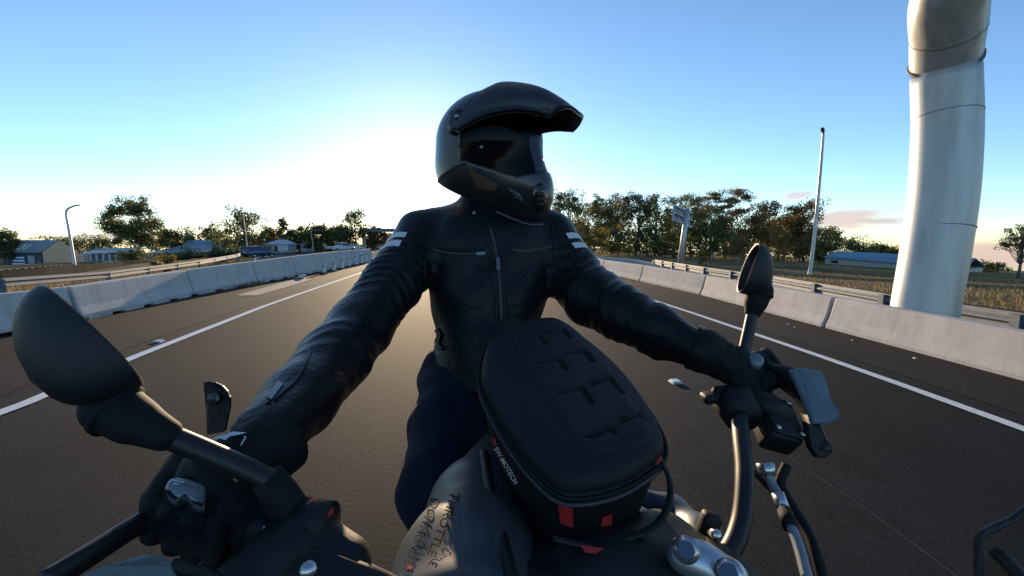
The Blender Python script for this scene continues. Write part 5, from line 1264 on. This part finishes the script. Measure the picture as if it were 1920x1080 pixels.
# sleeve zip of the near arm, open at the cuff
ob('sleeve_zip', strip_on(jt, [(582, 660), (560, 705), (530, 735), (512, 750)], 3.0, .003, 20), zipj, jacket)
ob('zip_pull', strip_on(jt, [(528, 722), (516, 738), (505, 752)], 5, .005, 8), MATS['zip_metal'], jacket)
ob('sleeve_zip', strip_on(jt, [(506, 752), (480, 770), (450, 785), (432, 798)], 2.8, .003, 16), zipj, jacket)
ob('sleeve_zip', strip_on(jt, [(510, 755), (516, 775), (522, 795), (524, 806)], 2.4, .003, 12), zipj, jacket)
# standing cuff flap with its snap
fp_ = [W(*p) for p in ((381, 717, .53), (392, 715, .53), (405, 717, .53), (417, 723, .53), (426, 733, .528), (431, 745, .525), (431, 760, .523), (428, 775, .52), (421, 810, .515), (388, 815, .515), (386, 765, .525))]
fn_ = (fp_[5] - fp_[0]).cross(fp_[9] - fp_[0]).normalized(); fn_ = -fn_ if fn_.y > 0 else fn_
V = fp_ + [p - fn_ * .003 for p in fp_]; k_ = len(fp_)
flap = ob('cuff_flap', (V, [tuple(range(k_)), tuple(range(k_, 2 * k_))[::-1]] + [(i, (i + 1) % k_, k_ + (i + 1) % k_, k_ + i) for i in range(k_)]), leather, jacket)
sc_ = W(403, 747, .524); ring = [sc_ + (W(403 + 11 * math.cos(t), 747 + 11 * math.sin(t), .524) - sc_) for t in np.linspace(0, 2 * math.pi, 17)]
ob('snap', merge(tube([sc_ + fn_ * .001, sc_ + fn_ * .004], [.0075, .0068], 16), tube([sc_ + fn_ * .004, sc_ + fn_ * .0065], [.0035, .003], 12)), mat('dark_snap', (.12, .12, .12), .35, .7), jacket, True)
ob('collar', tube([W(931, 402, 1.185), W(929, 384, 1.185), W(927, 366, 1.185)], [.094, .089, .086], 30), leather, jacket, True)
c_ = W(889, 398, 1.07); ob('collar_snap', disc(onto(jt, 889, 400, .001) or c_, (0, -1, .1), .0042, 14, .002), MATS['dark_snap'], jacket)
# pull tag hanging at the waist, red stitched mark at the collar
ob('waist_strap', strip_on(jt, [(818, 612), (826, 628), (822, 642), (830, 655)], 3.5, .006, 10), leather, jacket)

# gloves: five separate bent fingers closed round the grips
def glove(wrist, knuck, bar0, bar1, up, front, fr_, label, logo, guard, thumb_end):
    b0, b1 = W(*bar0), W(*bar1); ba = (b1 - b0); up = Vector(up).normalized(); front = Vector(front).normalized(); parts = []
    palm = [(W(*wrist[:3]), wrist[3]), (W(*knuck[:3]), knuck[3])]
    chains = []
    lens = (.92, 1.05, 1.0, .82)
    for i in range(4):
        c = b0 + ba * (.08 + .26 * i); k = c + up * .034 + front * -.004; L = lens[i]
        chains.append([(W(*knuck[:3]).lerp(k, .55), .015), (k, .0128), (c + up * .014 * 1.0 + front * .031 * L, .0118), (c - up * .020 * L + front * .028, .0108), (c - up * .030 * L + front * .006, .0098)])
    th = W(*thumb_end); chains.append([(palm[0][0].lerp(palm[1][0], .6), .018), (b1 + up * .012 + front * .006, .0135), (th, .0108)])
    def f(P):
        d = chain(P, palm, .01)
        d = smin(d, chain(P, [(palm[1][0] + (b0 - b1) * -.05, .022), (b0 + ba * .85 + up * .02, .02)], .01), .02)
        for c in chains: d = smin(d, chain(P, c, .004), .005)
        return d + .0008 * np.sin(P[:, 0] * 240 + 3 * np.sin(P[:, 2] * 90))
    lo, hi = bounds([p for c in chains + [palm] for p, _ in c], .05)
    g = ob('glove', nets(f, lo, hi, .0032), glovem, person, True); g['label'] = label
    return g, bvh(g)
gL, gLt = glove((488, 842, .515, .040), (400, 892, .468, .034), (322, 925, .474), (462, 985, .462), (-.12, .25, .96), (-.1, -1, -.1), 1, 'black glove on the left of the picture with white emblem and grey knuckle guard', None, None, (505, 1030, .437))
gR, gRt = glove((1318, 660, .868, .040), (1378, 686, .862, .040), (1436, 690, .90), (1384, 742, .83), (.35, .2, .9), (.25, -.95, -.1), 1, 'black glove on the right of the picture holding the far grip', None, None, (1345, 735, .80))
emb = mat('white_emblem', (.72, .76, .78), .4)
ob('cuff', tube([W(520, 822, .545), W(486, 848, .52), W(462, 862, .505)], [.048, .0465, .040], 26), glovem, gL, True)
cuff_t = bvh(bpy.data.objects[COL.objects[-1].name])
def poly_on(tree, pts, off): 
    h = [onto_any(tree, *p, off=off) for p in pts]; return None if any(x is None for x in h) else (h, [tuple(range(len(h)))])
for pl_ in ([(396, 829), (404, 824), (424, 819), (438, 813), (462, 814), (446, 819), (432, 822), (424, 829), (412, 826)], [(404, 820), (416, 812), (419, 812), (407, 821)], [(456, 820), (461, 822), (451, 838), (449, 837), (458, 823)]):
    q = poly_on((cuff_t, gLt, jt), pl_, .003)
    if q: ob('emblem', q, emb, gL)
ob('cuff', tube([W(1298, 650, .88), W(1325, 660, .867), W(1346, 668, .862)], [.047, .046, .040], 26), glovem, gR, True); cuff_rt = bvh(bpy.data.objects[COL.objects[-1].name])
for pl_ in ([(1342, 621), (1346, 620), (1347, 633), (1351, 636), (1344, 637), (1341, 628)], [(1362, 629), (1364, 635), (1370, 635), (1366, 640), (1368, 646), (1362, 643), (1357, 645), (1360, 637)]):
    q = poly_on((cuff_rt, gRt, jt), pl_, .004)
    if q: ob('emblem', q, emb, gR)
# hard knuckle guards
kgm = mat('knuckle_guard', (.11, .13, .15), .3, nscale=8, coat=.5)
def kguard(par, tree, poly, off, nm, tilt):
    q = [np.array(p, float) for p in catmull([np.array(p, float) for p in poly + poly[:1]], 3)][:-1]; c = sum(q) / len(q)
    hit = None
    for p in [c] + q:
        h = onto(tree, *p, 0)
        if h is not None and (hit is None or (h - CAMP).length < (hit - CAMP).length): hit = h
    n = ((CAMP - hit).normalized() + Vector(tilt)).normalized(); V, F = [], []; k = len(q)
    def onpl(p, o):
        r = W(p[0], p[1], 1) - CAMP; t = (hit - n * .004 - CAMP).dot(n) / r.dot(n); return CAMP + r * t + n * o
    for r_, o_ in ((1, -.012), (1, -.001), (.9, .004), (.7, .0065), (.4, .0085), (.05, .009)):
        for p in q: V.append(onpl(c + (p - c) * r_, o_))
    for j in range(5):
        for i in range(k): F.append((j * k + i, j * k + (i + 1) % k, (j + 1) * k + (i + 1) % k, (j + 1) * k + i))
    F.append(tuple(range(5 * k, 6 * k))); ob(nm, (V, F), kgm, par, True)
    return onpl
pl1 = kguard(gL, gLt, [(308, 915), (320, 898), (345, 896), (372, 903), (387, 912), (385, 935), (382, 956), (362, 950), (355, 938), (340, 936), (328, 944), (314, 930)], .005, 'knuckle_guard', (0, 0, .35))
kguard(gR, gRt, [(1402, 668), (1416, 662), (1430, 670), (1432, 684), (1420, 692), (1406, 684)], .006, 'knuckle_guard', (.2, 0, .35))
ob('lettering', merge(*[([pl1((x, y), .0078) for x, y in q], [(0, 1, 2, 3)]) for q in (((322, 903), (346, 907), (346, 909.5), (322, 905.5)), ((326, 908.5), (353, 913), (353, 916), (326, 911.5)))]), mat('pale_print', (.45, .5, .55), .5), gL)
ob('guard_edge', tube([pl1(p, .006) for p in ((312, 924), (330, 938), (341, 930), (356, 932), (364, 944), (380, 950))], .0016, 8), rubber, gL, True)
q = patch_on(gRt, ((1327, 712), (1334, 712), (1336, 730), (1330, 730)), .003, 3)
if q[1]: ob('orange_patch', clean(q), mat('orange_fabric', (.35, .09, .02), .7), gR)

# ------------------------------------------------------------ helmet
shellm = mat('helmet_matte_black', (.013, .0135, .015), .34, .0, nscale=3, col2=(.019, .02, .022), coat=.35, spec=.5)
shelld = mat('helmet_gloss_panel', (.018, .016, .015), .22, nscale=3, coat=.6)
peakm = mat('helmet_peak_grey', (.018, .020, .023), .42, bump=.15, bscale=700, nscale=4, coat=.1)
linm = mat('helmet_lining', (.004, .004, .004), .9)
fwd = Vector((.90, -.436, -.04)).normalized(); upv = Vector((-.02, -.05, 1)); 
HC = W(925, 287, 1.15); hfz = frame(HC, fwd, upv)     # x forward, y rider's left, z up
def outer(L):
    d = ell(L, (-.012, 0, .022), (.152, .124, .136))
    d = smin(d, ell(L, (.048, 0, -.088), (.118, .098, .085)), .05)
    d = smin(d, ell(L, (-.045, 0, -.055), (.115, .112, .085)), .04)
    d = smin(d, ell(L, (.112, 0, -.132), (.050, .046, .062)), .04)
    return d
def port(L):
    x, y, z = L[:, 0], L[:, 1], L[:, 2]
    top = z - (.088 - .10 * np.clip(.06 - x, 0, .2)); bot = (-.070 + .30 * np.clip(.11 - x, 0, .16)) - z
    bot = bot + .35 * np.clip(x - .11, 0, .1); back = -.028 - x
    d = np.maximum(np.maximum(top, bot), back); h = .014
    return d
def shell_f(P):
    L = hfz.loc(P); o = outer(L); d = np.maximum(o, -(outer(L) + .026)); d = np.maximum(d, -port(L))
    d = np.maximum(d, -.192 + .42 * np.clip(.13 - L[:, 0], 0, .3) - L[:, 2])
    # moulded swage line and rear vent step
    return d - .0018 * np.clip(1 - np.abs(L[:, 2] + .03 - .35 * L[:, 0]) / .006, 0, 1) * (L[:, 0] < .0)
ext = [hfz.w((x, y, z_)) for x in (-.19, .2) for y in (-.14, .14) for z_ in (-.2, .2)]; lo, hi = bounds(ext, .01)
helmet = ob('helmet', nets(shell_f, lo, hi, .0042), shellm, person, True); tag(helmet, 'black adventure helmet with long peak and dark visor')
def lining_f(P):
    L = hfz.loc(P); d = np.maximum(outer(L) + .024, -(outer(L) + .034)); d = np.maximum(d, np.minimum(.0, 1) - (.02 - L[:, 0])); d = np.maximum(d, L[:, 0] - .03); return np.maximum(d, -.15 - L[:, 2])
ob('lining', nets(lining_f, lo, hi, .007), linm, helmet, True)
vv, vf_ = nets(lambda P: outer(hfz.loc(P)) + .0035, lo, hi, .0042)
cen = vv[vf_].mean(1); keep = port(hfz.loc(cen)) < .010; vf_ = vf_[keep]; us, inv = np.unique(vf_, return_inverse=True); vv, vf_ = vv[us], inv.reshape(-1, 4)
visor = ob('visor', (vv, vf_), mat('smoked_visor', (.006, .006, .008), .12, nscale=2, spec=.14), helmet, True)
m_ = MATS['smoked_visor']; n_, l_ = m_.node_tree.nodes, m_.node_tree.links
tr_ = n_.new('ShaderNodeBsdfTransparent'); tr_.inputs[0].default_value = (.26, .31, .38, 1); mx_ = n_.new('ShaderNodeMixShader'); mx_.inputs[0].default_value = .36
l_.new(n_['Principled BSDF'].outputs[0], mx_.inputs[1]); l_.new(tr_.outputs[0], mx_.inputs[2]); l_.new(mx_.outputs[0], n_['Material Output'].inputs[0])
# balaclava over the face, seen dimly through the visor
ob('balaclava', nets(lambda P: smin(ell(hfz.loc(P), (-.005, 0, .01), (.105, .088, .125)), ell(hfz.loc(P), (.05, 0, -.06), (.07, .065, .07)), .03), lo, hi, .007), linm, person, True)
# peak
pk = [(0, .035, .158, .133, .125, .08), (.2, .07, .160, .136, .108, .065), (.45, .115, .150, .134, .082, .055), (.7, .17, .134, .125, .060, .045), (.88, .211, .110, .110, .042, .04), (1, .236, .090, .092, .028, .04)]
pk = [tuple(p) for p in catmull([np.array(p) for p in pk], 5)]
ta = [p[0] for p in pk]; V, F = [], []; nt, ns = 26, 25
for i in range(nt):
    t = i / (nt - 1); u_, v_, a_, dr, bk = [np.interp(t, ta, [p[k] for p in pk]) for k in range(1, 6)]
    for j in range(ns):
        s_ = -1 + 2 * j / (ns - 1); ridge = .006 * math.exp(-((abs(s_) - .42) / .12) ** 2) * math.sin(math.pi * min(1, t * 1.1)); flatc = .006 * math.exp(-(s_ / .25) ** 2) * t
        V.append(np.array([u_ - bk * abs(s_) ** 2.2, a_ * math.sin(s_ * math.pi / 2) ** 1 if True else 0, v_ - dr * abs(s_) ** 2.4 + ridge - flatc]))
topV = np.array(V); botV = topV * np.array([.985, .975, 1]) + np.array([0, 0, -.007]); off_ = len(V)
for i in range(nt - 1):
    for j in range(ns - 1):
        a = i * ns + j; F += [(a, a + ns, a + ns + 1, a + 1), (off_ + a, off_ + a + 1, off_ + a + ns + 1, off_ + a + ns)]
for i in range(nt - 1):
    for j in (0, ns - 1): a = i * ns + j; F.append((a, off_ + a, off_ + a + ns, a + ns) if j else (a, a + ns, off_ + a + ns, off_ + a))
for j in range(ns - 1):
    for i in (0, nt - 1): a = i * ns + j; F.append((a, a + 1, off_ + a + 1, off_ + a) if i else (a, off_ + a, off_ + a + 1, a + 1))
ob('peak', ([Vector(p) for p in hfz.wv(np.concatenate([topV, botV]))], F), peakm, helmet, True)
ht = bvh(helmet); pt = bvh(bpy.data.objects[COL.objects[-1].name])
# side pivot plate with two screws, small side buttons
piv = [(841, 232), (850, 213), (868, 208), (880, 222), (874, 243), (858, 257), (846, 252)]
def shieldplate(tree, poly, off, m, nm):
    c = sum((np.array(p, float) for p in poly)) / len(poly); k = len(poly); V = []
    for r_, o_ in ((1, -.003), (.94, off), (.4, off * 1.05)):
        for p in poly:
            s_ = c + (np.array(p) - c) * r_; V.append(onto(tree, s_[0], s_[1], o_))
    good = [v for v in V if v is not None]
    if len(good) < len(V): mm = sum(good, Vector()) / len(good); V = [v if v is not None else mm for v in V]
    return ob(nm, (V, [(j * k + i, j * k + (i + 1) % k, (j + 1) * k + (i + 1) % k, (j + 1) * k + i) for j in range(2) for i in range(k)] + [tuple(range(2 * k, 3 * k))]), m, helmet, True)
shieldplate(ht, piv, .012, peakm, 'pivot_plate'); pvt = bvh(bpy.data.objects[COL.objects[-1].name])
def screw(tree, px, py, r_, m, o_=.0005):
    h = onto(tree, px, py, o_) or onto(ht, px, py, o_)
    if h is not None: n = (CAMP - h).normalized(); ob('screw', merge(tube([h, h + n * .003], [r_, r_ * .85], 16), tube([h + n * .003, h + n * .0042], [r_ * .45, r_ * .4], 8)), m, helmet, True)
scm = mat('screw_steel', (.38, .39, .40), .35, .8)
screw(pvt, 857, 219, .0065, scm, .001); screw(pvt, 858, 245, .006, scm, .001)
vt_ = bvh(visor); screw(vt_, 903, 276, .0045, scm, .001); screw(ht, 868, 287, .0052, MATS['dark_snap'], .001)
# chin: side intake with mesh, front grille with bars, glossy lower panel, bottom rim
ob('lower_panel', clean(patch_on(ht, ((880, 318), (935, 345), (928, 358), (893, 352)), .0015, 8)), mat('bronze_gloss', (.10, .06, .032), .28, nscale=3, coat=.5), helmet, True)
mesh_m = mat('grille_mesh', (.14, .14, .14), .6, .2, col2=(.008, .008, .008), nscale=240, fac=(.45, .55))
shieldplate(ht, [(952, 353), (963, 356), (976, 364), (985, 382), (975, 378), (962, 368)], .002, mesh_m, 'side_intake')
shieldplate(ht, [(998, 350), (1012, 342), (1025, 350), (1026, 372), (1018, 392), (1004, 398), (998, 380)], .006, shelld, 'chin_vent'); cvt = bvh(bpy.data.objects[COL.objects[-1].name])
for k, y_ in enumerate((356, 365, 374, 383)):
    a = onto(cvt, 1007, y_, .004); b = onto(cvt, 1019, y_ - 2, .004)
    if a is not None and b is not None: ob('vent_bar', tube([a, b], .0022, 8), shellm, helmet, True)
rim = []
for t in np.linspace(-1.35, 1.35, 40):
    xr = .030 + .118 * math.cos(t); rim.append(hfz.w((xr, .088 * math.sin(t), -.188 + .42 * max(0, .13 - xr))))
ob('bottom_rim', tube(rim, .0035, 8), mat('rim_trim', (.05, .05, .053), .4), helmet, True)
